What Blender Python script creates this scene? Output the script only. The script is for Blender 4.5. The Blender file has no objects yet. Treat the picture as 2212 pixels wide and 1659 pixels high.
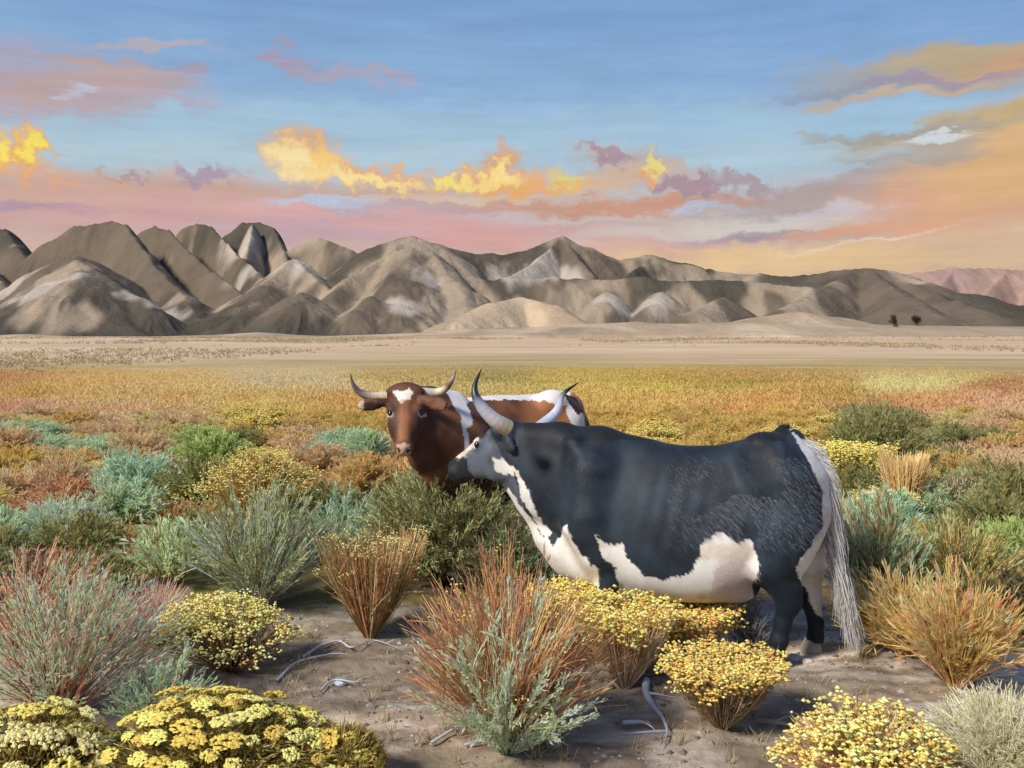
import bpy, math, random
import numpy as np
from mathutils import Vector, Matrix
from mathutils.bvhtree import BVHTree

# ------------------------------------------------------------------ camera
S = bpy.context.scene
COL = S.collection
EYE = 1.9                     # eye height
F = 2160.0                    # focal length in reference pixels (picture 2212 wide)
HX, HY = 1106.0, 745.0        # principal column, horizon row in the reference
cam = bpy.data.cameras.new('camera')
camo = bpy.data.objects.new('camera', cam); COL.objects.link(camo)
camo.location = (0, 0, EYE); camo.rotation_euler = (math.radians(90), 0, 0)
cam.sensor_width = 36; cam.lens = 36*1000/1024
cam.shift_y = -39/1024
cam.clip_start = 0.1; cam.clip_end = 30000
S.camera = camo
S.view_settings.view_transform = 'Standard'
S.view_settings.look = 'None'
S.view_settings.gamma = 1
S.view_settings.use_curve_mapping = False
S.view_settings.exposure = 0.12

# ------------------------------------------------------------------ sun
SUN_EL, SUN_AZ = 38, -133      # azimuth from +Y, clockwise; the sun stands behind the viewer's left shoulder
sd = bpy.data.lights.new('sun', 'SUN'); sd.energy = 4.2; sd.angle = math.radians(10); sd.color = (1, .93, .82)
so = bpy.data.objects.new('sun', sd); COL.objects.link(so)
_e, _a = math.radians(SUN_EL), math.radians(SUN_AZ)
sdir = Vector((math.sin(_a)*math.cos(_e), math.cos(_a)*math.cos(_e), math.sin(_e)))
so.rotation_euler = sdir.to_track_quat('Z', 'Y').to_euler(); so.location = (0, 0, 60)

def lin(c):
    return [((v/255)/12.92 if v <= 10 else (((v/255)+.055)/1.055)**2.4) for v in c]

# ------------------------------------------------------------------ world / sky
W = bpy.data.worlds.new('World'); S.world = W; W.use_nodes = True
nt = W.node_tree; nt.nodes.clear()
def N(t, **k):
    n = nt.nodes.new(t)
    for a, b in k.items(): setattr(n, a, b)
    return n
def Lk(a, b): nt.links.new(a, b)
def mth(op, a, b=None, c=None):
    n = N('ShaderNodeMath', operation=op)
    for i, v in enumerate((a, b, c)):
        if v is None: continue
        if isinstance(v, (int, float)): n.inputs[i].default_value = v
        else: Lk(v, n.inputs[i])
    return n.outputs[0]
def mixc(f, a, b, blend='MIX'):
    n = N('ShaderNodeMix', data_type='RGBA', blend_type=blend)
    for s, v in ((n.inputs[0], f), (n.inputs[6], a), (n.inputs[7], b)):
        if isinstance(v, (int, float)): s.default_value = v
        elif isinstance(v, (list, tuple)): s.default_value = (*v[:3], 1)
        else: Lk(v, s)
    return n.outputs[2]
out = N('ShaderNodeOutputWorld'); bg = N('ShaderNodeBackground')
tc = N('ShaderNodeTexCoord'); sep = N('ShaderNodeSeparateXYZ'); Lk(tc.outputs['Generated'], sep.inputs[0])
az = mth('ARCTAN2', sep.outputs[0], sep.outputs[1]); el = mth('ARCSINE', sep.outputs[2])
def noise_at(sx, sy, scale, detail, off=0.0, rough=.55):
    cx = N('ShaderNodeCombineXYZ'); Lk(mth('MULTIPLY', az, sx), cx.inputs[0]); Lk(mth('MULTIPLY', el, sy), cx.inputs[1]); cx.inputs[2].default_value = off
    n = N('ShaderNodeTexNoise'); n.inputs['Scale'].default_value = scale; n.inputs['Detail'].default_value = detail; n.inputs['Roughness'].default_value = rough
    Lk(cx.outputs[0], n.inputs['Vector']); return n.outputs['Fac'], n.outputs['Color']
f1, _ = noise_at(1, 3.2, 9, 3, 1.0); f2, _ = noise_at(1, 2.0, 14, 4, 5.0, .65); f3, _ = noise_at(1, 7, 26, 4, 9.0, .65)
wx = mth('ADD', az, mth('ADD', mth('MULTIPLY', mth('SUBTRACT', f1, .5), .10), mth('MULTIPLY', mth('SUBTRACT', f3, .5), .075)))
wy = mth('ADD', el, mth('ADD', mth('MULTIPLY', mth('SUBTRACT', f2, .5), .052), mth('MULTIPLY', mth('SUBTRACT', f3, .5), .010)))
wv = N('ShaderNodeCombineXYZ'); Lk(wx, wv.inputs[0]); Lk(wy, wv.inputs[1])
# a less smeared version for the heaped clouds
g1, _ = noise_at(1, 1, 60, 4, 3.0, .6); g2, _ = noise_at(1, 1, 60, 4, 7.0, .6)
hv = N('ShaderNodeCombineXYZ')
Lk(mth('ADD', az, mth('MULTIPLY', mth('SUBTRACT', g1, .5), .055)), hv.inputs[0]); Lk(mth('ADD', el, mth('MULTIPLY', mth('SUBTRACT', g2, .5), .048)), hv.inputs[1])

sky = N('ShaderNodeTexSky', sky_type='NISHITA'); sky.sun_disc = False
sky.sun_elevation = math.radians(SUN_EL); sky.sun_rotation = math.radians(SUN_AZ)
sky.air_density = 1.0; sky.dust_density = 1.5; sky.ozone_density = 1.5
nsk = mixc(1.0, sky.outputs[0], (.085, .085, .085), 'MULTIPLY')
# clear-air gradient by height above the horizon
def el_of(y): return math.atan((HY-y)/F)
mr = N('ShaderNodeMapRange'); mr.inputs[1].default_value = 0; mr.inputs[2].default_value = 1.2; Lk(wy, mr.inputs[0])
cr = N('ShaderNodeValToRGB'); cr.color_ramp.interpolation = 'EASE'
stops = [(760, (216, 176, 142)), (600, (226, 184, 140)), (530, (214, 172, 158)), (455, (206, 176, 168)), (405, (200, 196, 196)), (365, (184, 208, 220)), (290, (168, 202, 224)), (170, (136, 177, 222)), (20, (120, 165, 216)), (-500, (88, 132, 190)), (-1700, (70, 112, 175))]
els = cr.color_ramp.elements
while len(els) < len(stops): els.new(.5)
for e_, (y, c) in zip(els, stops):
    e_.position = max(0, el_of(y)/1.2); e_.color = (*lin(c), 1)
Lk(mr.outputs[0], cr.inputs[0])
skyc = mixc(.22, cr.outputs[0], nsk)
# right side slightly deeper blue, as air away from the sun
rs = N('ShaderNodeMapRange', interpolation_type='SMOOTHSTEP'); Lk(az, rs.inputs[0]); rs.inputs[1].default_value = -.3; rs.inputs[2].default_value = .5; rs.inputs[4].default_value = .35
skyc = mixc(rs.outputs[0], skyc, mixc(1.0, skyc, (.72, .84, .95), 'MULTIPLY'))
blobs = [  # column, row, half width, half height, tilt deg, colour, softness, opacity, heaped?
 # wide layered evening bands
 (500,440,760,48,0,(206,160,140),.35,.85,0), (180,470,330,22,2,(208,158,156),.5,.8,0), (950,490,620,38,-3,(214,160,160),.4,.85,0),
 (1180,530,300,22,-4,(214,150,140),.5,.7,0), (40,445,120,10,0,(170,140,172),.6,.7,0), (640,500,240,16,0,(196,160,176),.5,.7,0),
 (720,436,125,13,3,(176,202,232),.35,.9,0), (930,455,240,16,-2,(184,164,178),.5,.75,0), (1010,428,220,10,0,(214,190,166),.5,.8,0),
 (1350,452,260,16,3,(206,200,196),.5,.85,0), (1640,485,360,26,3,(208,198,190),.5,.85,0), (1330,545,160,18,-6,(214,172,150),.6,.7,0),
 (1700,512,210,13,2,(160,146,158),.45,.85,0), (2080,540,330,75,6,(214,178,142),.4,.9,0), (1900,492,170,12,6,(228,160,124),.4,.9,0), (1640,565,330,26,0,(234,192,130),.5,.85,0), (1990,500,230,4,9,(236,212,184),.6,.7,0),
 (1560,436,520,17,1,(206,142,112),.4,.9,0), (1900,455,240,10,0,(186,186,208),.5,.5,0), (1540,452,70,7,0,(180,200,232),.4,.8,0),
 # right hand bank
 (1830,410,280,26,8,(172,160,160),.4,.85,0), (2180,410,260,66,6,(222,160,124),.35,.95,0), (2240,320,200,95,10,(224,174,112),.4,.95,0), (2120,268,240,22,6,(192,170,126),.45,.95,0), (2200,245,140,26,4,(200,172,116),.5,.8,0),
 (1960,285,190,11,2,(168,160,150),.45,.85,0), (1970,345,130,13,-3,(172,162,152),.4,.8,0), (2040,318,80,13,0,(176,164,152),.4,.8,0), (2020,296,55,9,0,(206,220,230),.35,.8,0),
 (1990,158,250,42,0,(158,164,168),.35,.88,0), (2090,128,200,20,-3,(190,164,120),.4,.85,0), (2130,155,150,14,4,(214,158,110),.5,.8,0), (2000,172,160,9,0,(160,144,170),.4,.9,0), (1960,203,230,8,2,(196,170,146),.45,.9,0), (1820,196,170,10,0,(146,150,168),.5,.7,0), 
 # left high cloud
 (40,150,270,48,0,(172,160,182),.5,.75,0), (20,212,220,34,0,(180,164,182),.4,.85,0), (215,195,170,36,4,(190,158,154),.35,.85,0), (330,215,140,14,2,(180,164,178),.5,.75,0), (240,144,130,12,-4,(190,162,156),.4,.8,0), (310,98,120,9,2,(182,170,178),.4,.8,0), (400,150,52,9,0,(164,154,180),.35,.85,0), (190,207,26,12,0,(186,192,214),.4,.7,0),
 
 # little swept cloud over the middle
 (625,122,46,10,-35,(168,150,176),.3,.95,0), (668,143,52,22,-22,(164,156,184),.3,.9,0), (740,162,90,13,-8,(168,164,190),.35,.85,0), (830,158,70,7,-14,(184,162,168),.4,.8,0), 
 # heaped clouds along the middle
 (440,378,62,20,4,(172,146,168),.3,.9,1), (275,384,52,12,3,(176,148,160),.3,.85,1), (250,388,26,7,0,(232,166,96),.5,.8,1), 
 (1400,365,170,42,-16,(188,174,170),.3,.92,1), (1310,330,62,17,-14,(172,142,156),.3,.9,1), (1350,380,110,30,8,(214,178,146),.35,.85,1), (1490,400,90,22,-4,(170,138,152),.25,.95,1), (1610,395,80,20,-20,(172,150,158),.3,.9,1), (1410,362,17,32,0,(232,218,112),.3,.95,1), (1405,386,14,15,0,(238,158,100),.3,.9,1),
 (655,336,88,58,-8,(234,172,112),.28,1,1), (790,382,160,28,-8,(232,174,122),.3,1,1), (1065,392,140,34,0,(230,170,112),.3,1,1), (1085,350,42,38,0,(226,160,104),.3,.9,1), (1225,395,34,26,0,(226,206,104),.4,.9,1), (1150,410,130,16,4,(238,168,86),.4,.9,1),
 (640,345,62,44,-15,(248,220,148),.3,1,1), (700,352,40,40,10,(250,200,96),.3,.9,1), (790,388,125,15,-8,(248,218,134),.35,1,1), (1085,372,24,34,8,(250,226,124),.3,1,1), (1040,395,90,16,4,(248,210,116),.35,1,1), (975,392,36,15,0,(252,226,100),.35,.9,1), 
 (64,330,32,56,-6,(244,168,52),.28,1,1), (-8,330,36,44,0,(246,170,60),.3,1,1), (66,325,20,40,-6,(250,222,70),.3,1,1), (-2,325,24,28,0,(252,224,74),.3,1,1), (90,380,60,14,0,(226,160,120),.5,.8,1),
]
for (x, y, rx, ry, rot, c, soft, op, heap) in blobs:
    u = (x-HX)/F; v = (HY-y)/F; a = math.atan(u)
    m = N('ShaderNodeMapping', vector_type='TEXTURE')
    m.inputs['Location'].default_value = (a, math.atan(v*math.cos(a)), 0)
    m.inputs['Rotation'].default_value = (0, 0, math.radians(rot)); m.inputs['Scale'].default_value = ((rx*.92 if heap else rx)/F, (ry*.86 if heap else ry)/F, 1)
    Lk((hv if heap else wv).outputs[0], m.inputs[0])
    ln = N('ShaderNodeVectorMath', operation='LENGTH'); Lk(m.outputs[0], ln.inputs[0])
    r = N('ShaderNodeMapRange', interpolation_type='SMOOTHSTEP'); Lk(ln.outputs['Value'], r.inputs[0])
    soft = min(.85, soft*(1.45 if heap else 1.3)); r.inputs[1].default_value = 1-soft; r.inputs[2].default_value = 1+soft; r.inputs[3].default_value = op; r.inputs[4].default_value = 0
    l_ = sum(c)/3; c = [l_+(q_-l_)*.88 for q_ in c]
    skyc = mixc(r.outputs[0], skyc, lin(c))
# thin streaks in the whole vault
s1, _ = noise_at(1, 9, 7, 4, 13.0, .6)
st = N('ShaderNodeMapRange'); Lk(s1, st.inputs[0]); st.inputs[1].default_value = .3; st.inputs[2].default_value = .7; st.inputs[3].default_value = .93; st.inputs[4].default_value = 1.08
gs = N('ShaderNodeCombineXYZ')
for i in range(3): Lk(st.outputs[0], gs.inputs[i])
skyc = mixc(1.0, skyc, gs.outputs[0], 'MULTIPLY')
hs = N('ShaderNodeHueSaturation'); hs.inputs['Saturation'].default_value = .93; Lk(skyc, hs.inputs['Color']); skyc = hs.outputs[0]
W.cycles.sampling_method = 'NONE'
S.cycles.max_bounces = 4; S.cycles.diffuse_bounces = 3
Lk(skyc, bg.inputs[0]); bg.inputs[1].default_value = .93; Lk(bg.outputs[0], out.inputs[0])

# ------------------------------------------------------------------ numpy noise
def _h(ix, iy, s):
    n = (ix*374761393 + iy*668265263 + s*1442695041) & 0xffffffff
    n = ((n ^ (n >> 13))*1274126177) & 0xffffffff
    return ((n ^ (n >> 16)) & 0xffff)/65535.0
def vnoise(x, y, s=0):
    xi = np.floor(x).astype(np.int64); yi = np.floor(y).astype(np.int64); fx = x-xi; fy = y-yi
    fx = fx*fx*(3-2*fx); fy = fy*fy*(3-2*fy)
    return (_h(xi, yi, s)*(1-fx)+_h(xi+1, yi, s)*fx)*(1-fy)+(_h(xi, yi+1, s)*(1-fx)+_h(xi+1, yi+1, s)*fx)*fy
def fbm(x, y, o=4, s=0):
    a, t, v = 1., 0., 0.
    for i in range(o):
        v = v+a*vnoise(x*2**i+17.3*i, y*2**i-9.1*i, s+i); t += a; a *= .5
    return v/t
def sstep(a, b, x):
    t = np.clip((x-a)/(b-a), 0, 1); return t*t*(3-2*t)

# ------------------------------------------------------------------ helpers
def tag(o, label=None, cat=None, group=None, kind=None):
    if label: o['label'] = label
    if cat: o['category'] = cat
    if group: o['group'] = group
    if kind: o['kind'] = kind
    return o
def empty(name, loc, rz=0):
    o = bpy.data.objects.new(name, None); COL.objects.link(o); o.location = loc; o.rotation_euler = (0, 0, rz); o.empty_display_size = .2
    return o
def mesh_np(name, V, Fc, C=None, smooth=False):
    me = bpy.data.meshes.new(name); V = np.asarray(V, np.float32); Fc = np.asarray(Fc, np.int32); k = Fc.shape[1]
    me.vertices.add(len(V)); me.vertices.foreach_set('co', V.ravel())
    me.loops.add(Fc.size); me.loops.foreach_set('vertex_index', Fc.ravel())
    me.polygons.add(len(Fc)); me.polygons.foreach_set('loop_start', np.arange(0, Fc.size, k, dtype=np.int32))
    try: me.polygons.foreach_set('loop_total', np.full(len(Fc), k, np.int32))
    except Exception: pass
    me.polygons.foreach_set('use_smooth', np.full(len(Fc), smooth, bool))
    if C is not None:
        C = np.asarray(C, np.float32)
        if C.shape[1] == 3: C = np.hstack([C, np.ones((len(C), 1), np.float32)])
        at = me.color_attributes.new('Col', 'FLOAT_COLOR', 'POINT'); at.data.foreach_set('color', C.ravel())
    me.update(calc_edges=True)
    return me
def link(name, me, mat, parent=None, loc=(0, 0, 0)):
    o = bpy.data.objects.new(name, me)
    if not me.materials: me.materials.append(mat)
    COL.objects.link(o); o.parent = parent; o.location = loc
    return o
class Geo:
    def __init__(s): s.V = []; s.F = []; s.C = []; s.n = 0
    def add(s, V, Fc, C):
        V = np.asarray(V, np.float32).reshape(-1, 3); Fc = np.asarray(Fc).reshape(-1, 3)
        C = np.asarray(C, np.float32); C = np.broadcast_to(C, (len(V), 3)) if C.ndim == 1 else C.reshape(-1, 3)
        s.V.append(V); s.F.append(Fc+s.n); s.C.append(C); s.n += len(V)
    def mesh(s, name, smooth=False): return mesh_np(name, np.vstack(s.V), np.vstack(s.F), np.vstack(s.C), smooth)
    def build(s, name, mat, parent=None, loc=(0, 0, 0), smooth=False): return link(name, s.mesh(name, smooth), mat, parent, loc)
def nrm(v): return v/np.maximum(np.linalg.norm(v, axis=-1, keepdims=True), 1e-9)

def strands(g, P0, P1, P2, w0, w1, segs, C0, C1):
    """curved three-sided stems along quadratic curves"""
    n = len(P0); t = np.linspace(0, 1, segs+1)[None, :, None]
    P = (1-t)**2*P0[:, None]+2*t*(1-t)*P1[:, None]+t*t*P2[:, None]
    T = nrm(np.gradient(P, axis=1)); ref = np.array([.3, .5, .81]); U = nrm(np.cross(T, ref)); Vv = np.cross(T, U)
    w0 = np.broadcast_to(w0, (n,))[:, None]; w1 = np.broadcast_to(w1, (n,))[:, None]
    w = (w0*(1-t[..., 0])+w1*t[..., 0])[..., None]
    rings = [P+w*(math.cos(a)*U+math.sin(a)*Vv) for a in (0, 2.094, 4.189)]
    V = np.stack(rings, 2)
    C0 = np.broadcast_to(C0, (n, 3)); C1 = np.broadcast_to(C1, (n, 3))
    C = (C0[:, None]*(1-t)+C1[:, None]*t)[:, :, None].repeat(3, 2)
    base = (np.arange(n)*(segs+1)*3)[:, None, None]; i = (np.arange(segs)*3)[None, :, None]
    f = []
    for a in range(3):
        b = (a+1) % 3
        f += [a, b, b+3, a, b+3, a+3]
    Fc = (base+i+np.array(f)[None, None]).reshape(-1, 3)
    g.add(V.reshape(-1, 3), Fc, C.reshape(-1, 3))
    return P
def leaves(g, P, D, L, Wd, C, rng, fold=.25, dark=.85):
    n = len(P); D = nrm(D); S_ = nrm(np.cross(D, nrm(rng.normal(size=(n, 3))))); Nn = np.cross(S_, D)
    L = np.broadcast_to(L, (n,))[:, None]; Wd = np.broadcast_to(Wd, (n,))[:, None]
    V = np.stack([P, P+D*L*.55+S_*Wd*.5+Nn*Wd*fold, P+D*L-Nn*L*.06, P+D*L*.55-S_*Wd*.5+Nn*Wd*fold], 1)
    Fc = (np.arange(n)*4)[:, None]+np.array([0, 1, 2, 0, 2, 3])[None]
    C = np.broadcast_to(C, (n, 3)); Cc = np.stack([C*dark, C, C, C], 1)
    g.add(V.reshape(-1, 3), Fc, Cc.reshape(-1, 3))
OCT = np.array([[1,0,0],[-1,0,0],[0,1,0],[0,-1,0],[0,0,1],[0,0,-1]], float)
OCF = np.array([[0,2,4],[2,1,4],[1,3,4],[3,0,4],[2,0,5],[1,2,5],[3,1,5],[0,3,5]])
def puffs(g, P, r, C, rng, flat=.75):
    n = len(P); r = np.broadcast_to(r, (n,))
    a = rng.uniform(0, 6.28, n); c, s = np.cos(a), np.sin(a)
    O = OCT[None]*r[:, None, None]*rng.uniform(.75, 1.25, (n, 6, 1)); O[..., 2] *= flat
    X = O[..., 0]*c[:, None]-O[..., 1]*s[:, None]; Y = O[..., 0]*s[:, None]+O[..., 1]*c[:, None]
    V = np.stack([X, Y, O[..., 2]], -1)+P[:, None]
    C = np.broadcast_to(C, (n, 3))[:, None].repeat(6, 1)
    g.add(V.reshape(-1, 3), (np.arange(n)*6)[:, None, None]+OCF[None], C.reshape(-1, 3))
def desat(C, f=.80):
    l = (C@np.array([.3, .5, .2]))[..., None]; return l+(C-l)*f
def cap(C, m=.82): return .5*C/np.maximum(1, C.max(1, keepdims=True)/m)+.5*np.minimum(C, m)
def pick(pal, n, rng, j=.16):
    pal = np.array([lin(c) for c in pal]); C = desat(pal[rng.integers(0, len(pal), n)], .80)
    return np.clip(C*rng.uniform(1-j, 1+j, (n, 1))*rng.uniform(1-j*.4, 1+j*.4, (n, 3))*1.3, 0, .92)

# ------------------------------------------------------------------ materials
def mat(name, rough=.8, trans=0.0, bump=None, spec=.3, vary=None, sheen=0):
    m = bpy.data.materials.new(name); m.use_nodes = True; t = m.node_tree; b = t.nodes['Principled BSDF']
    at = t.nodes.new('ShaderNodeAttribute'); at.attribute_name = 'Col'; src = at.outputs['Color']
    tcx = t.nodes.new('ShaderNodeTexCoord')
    if vary:
        sc, amt = vary
        n = t.nodes.new('ShaderNodeTexNoise'); n.inputs['Scale'].default_value = sc; n.inputs['Detail'].default_value = 6; n.inputs['Roughness'].default_value = .65
        t.links.new(tcx.outputs['Object'], n.inputs['Vector'])
        r = t.nodes.new('ShaderNodeMapRange'); r.inputs[1].default_value = .3; r.inputs[2].default_value = .7; r.inputs[3].default_value = 1-amt; r.inputs[4].default_value = 1+amt
        t.links.new(n.outputs['Fac'], r.inputs[0])
        mx = t.nodes.new('ShaderNodeMix'); mx.data_type = 'RGBA'; mx.blend_type = 'MULTIPLY'; mx.inputs[0].default_value = 1
        t.links.new(src, mx.inputs[6]); t.links.new(r.outputs[0], mx.inputs[7]); src = mx.outputs[2]
    t.links.new(src, b.inputs['Base Color'])
    b.inputs['Roughness'].default_value = rough; b.inputs['Specular IOR Level'].default_value = spec
    if sheen: b.inputs['Sheen Weight'].default_value = sheen
    if bump:
        sc, st, dist = bump
        n = t.nodes.new('ShaderNodeTexNoise'); n.inputs['Scale'].default_value = sc; n.inputs['Detail'].default_value = 8; n.inputs['Roughness'].default_value = .7
        t.links.new(tcx.outputs['Object'], n.inputs['Vector'])
        bp = t.nodes.new('ShaderNodeBump'); bp.inputs['Strength'].default_value = st; bp.inputs['Distance'].default_value = dist
        t.links.new(n.outputs['Fac'], bp.inputs['Height']); t.links.new(bp.outputs[0], b.inputs['Normal'])
    if trans:
        tr = t.nodes.new('ShaderNodeBsdfTranslucent'); t.links.new(src, tr.inputs['Color'])
        ms = t.nodes.new('ShaderNodeMixShader'); ms.inputs[0].default_value = trans
        t.links.new(b.outputs[0], ms.inputs[1]); t.links.new(tr.outputs[0], ms.inputs[2]); t.links.new(ms.outputs[0], t.nodes['Material Output'].inputs[0])
    return m
M_leaf = mat('foliage', .75, .48)
M_flower = mat('petals', .8, .2)
M_wood = mat('dry_stems', .85)
M_soil = mat('soil', .95, bump=(9, .55, .05), spec=.15, vary=(5, .16))
M_rock = mat('mountain_rock', .95, bump=(.02, .6, 18), spec=.1, vary=(.012, .12))
M_stone = mat('pale_stone', .85, bump=(30, .4, .01), vary=(14, .15))
M_hide = mat('cow_hide', .62, bump=(45, .25, .006), spec=.3, sheen=.03)
M_hair = mat('cow_hair', .55, spec=.4)
M_tail = mat('tail_hair', .6, .5)
M_horn = mat('horn', .38, bump=(60, .15, .003), spec=.5, vary=(20, .15))
M_eye = mat('eye_gloss', .08, spec=.8)
M_hoof = mat('hoof', .5, bump=(40, .2, .004))

# ------------------------------------------------------------------ placement maths
def ground_z(x, y):
    x = np.asarray(x, float); y = np.asarray(y, float); r = np.hypot(x, y)
    z = .0083*np.maximum(r-70, 0)*sstep(60, 260, r)
    z = z+(fbm(x*.012, y*.012, 3, 4)-.5)*4.0*sstep(90, 700, r)
    near = 1-sstep(20, 60, r)
    z = z+(fbm(x*.8, y*.8, 3, 11)-.5)*.09*near+(fbm(x*4, y*4, 3, 21)-.5)*.05*near+(np.abs(fbm(x*11, y*11, 3, 23)-.5))*.03*(1-sstep(9, 16, r))
    return z
def on_ground(dx, dy):
    """world point of the ground seen at reference column dx, row dy"""
    Y = EYE*F/(dy-HY)
    for _ in range(4):
        X = (dx-HX)/F*Y; z = float(ground_z(X, Y)); Y = (EYE-z)*F/(dy-HY)
    X = (dx-HX)/F*Y
    return X, Y, float(ground_z(X, Y))
def to_px(x, y, z): return HX+F*x/y, HY+F*(EYE-z)/y

# colour of the vegetation and soil, plus one painted shadow, over the plain, sampled by eye from the reference
ZC = [(0,815,190,140,80),(150,825,222,170,90),(300,815,226,178,100),(420,830,222,180,110),(560,822,226,205,165),(700,826,226,205,160),(850,815,190,160,90),(60,850,176,136,50),
(200,850,214,162,84),(400,855,218,160,78),(600,855,216,160,72),(750,865,210,150,62),(1050,815,170,150,80),(1250,820,200,170,70),(1400,835,186,160,50),(1600,840,160,140,42),(1800,850,160,132,46),(1950,832,220,200,130),(2050,826,200,176,104),(2150,840,160,110,60),
(1350,870,220,165,60),(1500,880,226,160,70),(1650,870,222,150,60),(1500,915,214,150,90),(1420,930,230,180,30),(1700,900,222,170,50),(1900,870,200,136,70),(2050,868,204,140,80),(2150,868,214,150,110),
(120,885,222,165,130),(40,890,206,140,110),(300,890,224,170,120),(450,900,216,170,110),(560,885,230,190,70),(700,890,220,168,80),(820,900,214,160,60),(40,925,170,196,160),(160,915,222,150,80),(90,945,168,196,156),(260,930,200,160,130),
(10,960,206,130,80),(70,980,200,140,100),(20,1010,224,170,90),(130,975,214,170,70),(250,960,176,190,140),(350,950,200,170,130),(470,950,150,166,76),(400,990,150,166,90),(330,1000,190,140,110),(500,990,200,180,80),(620,950,208,152,110),(700,960,150,168,140),(800,1000,220,160,80),
(150,1030,208,160,130),(250,1040,160,180,140),(60,1060,206,160,120),(560,1040,206,160,60),(650,1060,190,140,90),(430,1060,180,160,90),(100,1090,196,116,84),(250,1100,170,188,130),(330,1140,210,136,50),(50,1140,200,190,150),(500,1130,150,124,50),(650,1130,150,150,90),(760,1100,130,130,80),
(60,1210,150,110,86),(200,1200,180,130,80),(330,1230,176,150,90),(450,1230,150,140,80),(100,1330,140,116,100),(300,1300,170,144,120),(600,1260,120,112,70),(700,1340,140,124,60),(850,1150,110,96,60),(950,1180,96,78,56),(1000,1100,110,104,70),  # the darkest brown here is the shadow below the brown cow
(1870,890,140,124,80),(1960,940,142,130,86),(2080,940,150,140,96),(2150,900,214,164,116),(2150,990,212,160,124),(2050,990,180,150,110),(1870,1010,206,180,80),(1960,1010,190,140,60),(1840,1080,190,140,100),(1900,1150,166,176,126),(2000,1130,160,172,126),(2100,1090,160,136,80),(2190,1100,190,140,110),
(2050,1180,130,112,70),(2150,1200,160,160,110),(1980,1240,170,110,60),(2080,1270,190,140,50),(2180,1320,100,80,58),(1880,1300,130,100,70),(1650,1330,110,90,70),(1500,1340,180,130,70),(1400,1350,160,120,90),(2000,1380,150,110,60),(2180,1420,106,86,66)]
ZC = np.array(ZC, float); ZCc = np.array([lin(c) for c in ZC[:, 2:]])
DIRT = np.array([lin((140, 126, 108)), lin((114, 100, 84)), lin((160, 148, 134)), lin((100, 88, 76))])
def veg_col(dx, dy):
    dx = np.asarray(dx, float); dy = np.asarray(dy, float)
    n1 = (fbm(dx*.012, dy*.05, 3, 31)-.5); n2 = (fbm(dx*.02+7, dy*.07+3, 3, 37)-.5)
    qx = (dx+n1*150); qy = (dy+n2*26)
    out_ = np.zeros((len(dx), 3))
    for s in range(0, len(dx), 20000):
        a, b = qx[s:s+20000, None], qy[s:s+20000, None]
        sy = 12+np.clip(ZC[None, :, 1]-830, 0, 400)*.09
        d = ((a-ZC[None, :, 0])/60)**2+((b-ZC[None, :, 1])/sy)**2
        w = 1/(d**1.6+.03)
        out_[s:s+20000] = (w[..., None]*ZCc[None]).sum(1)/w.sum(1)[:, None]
    return out_

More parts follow.
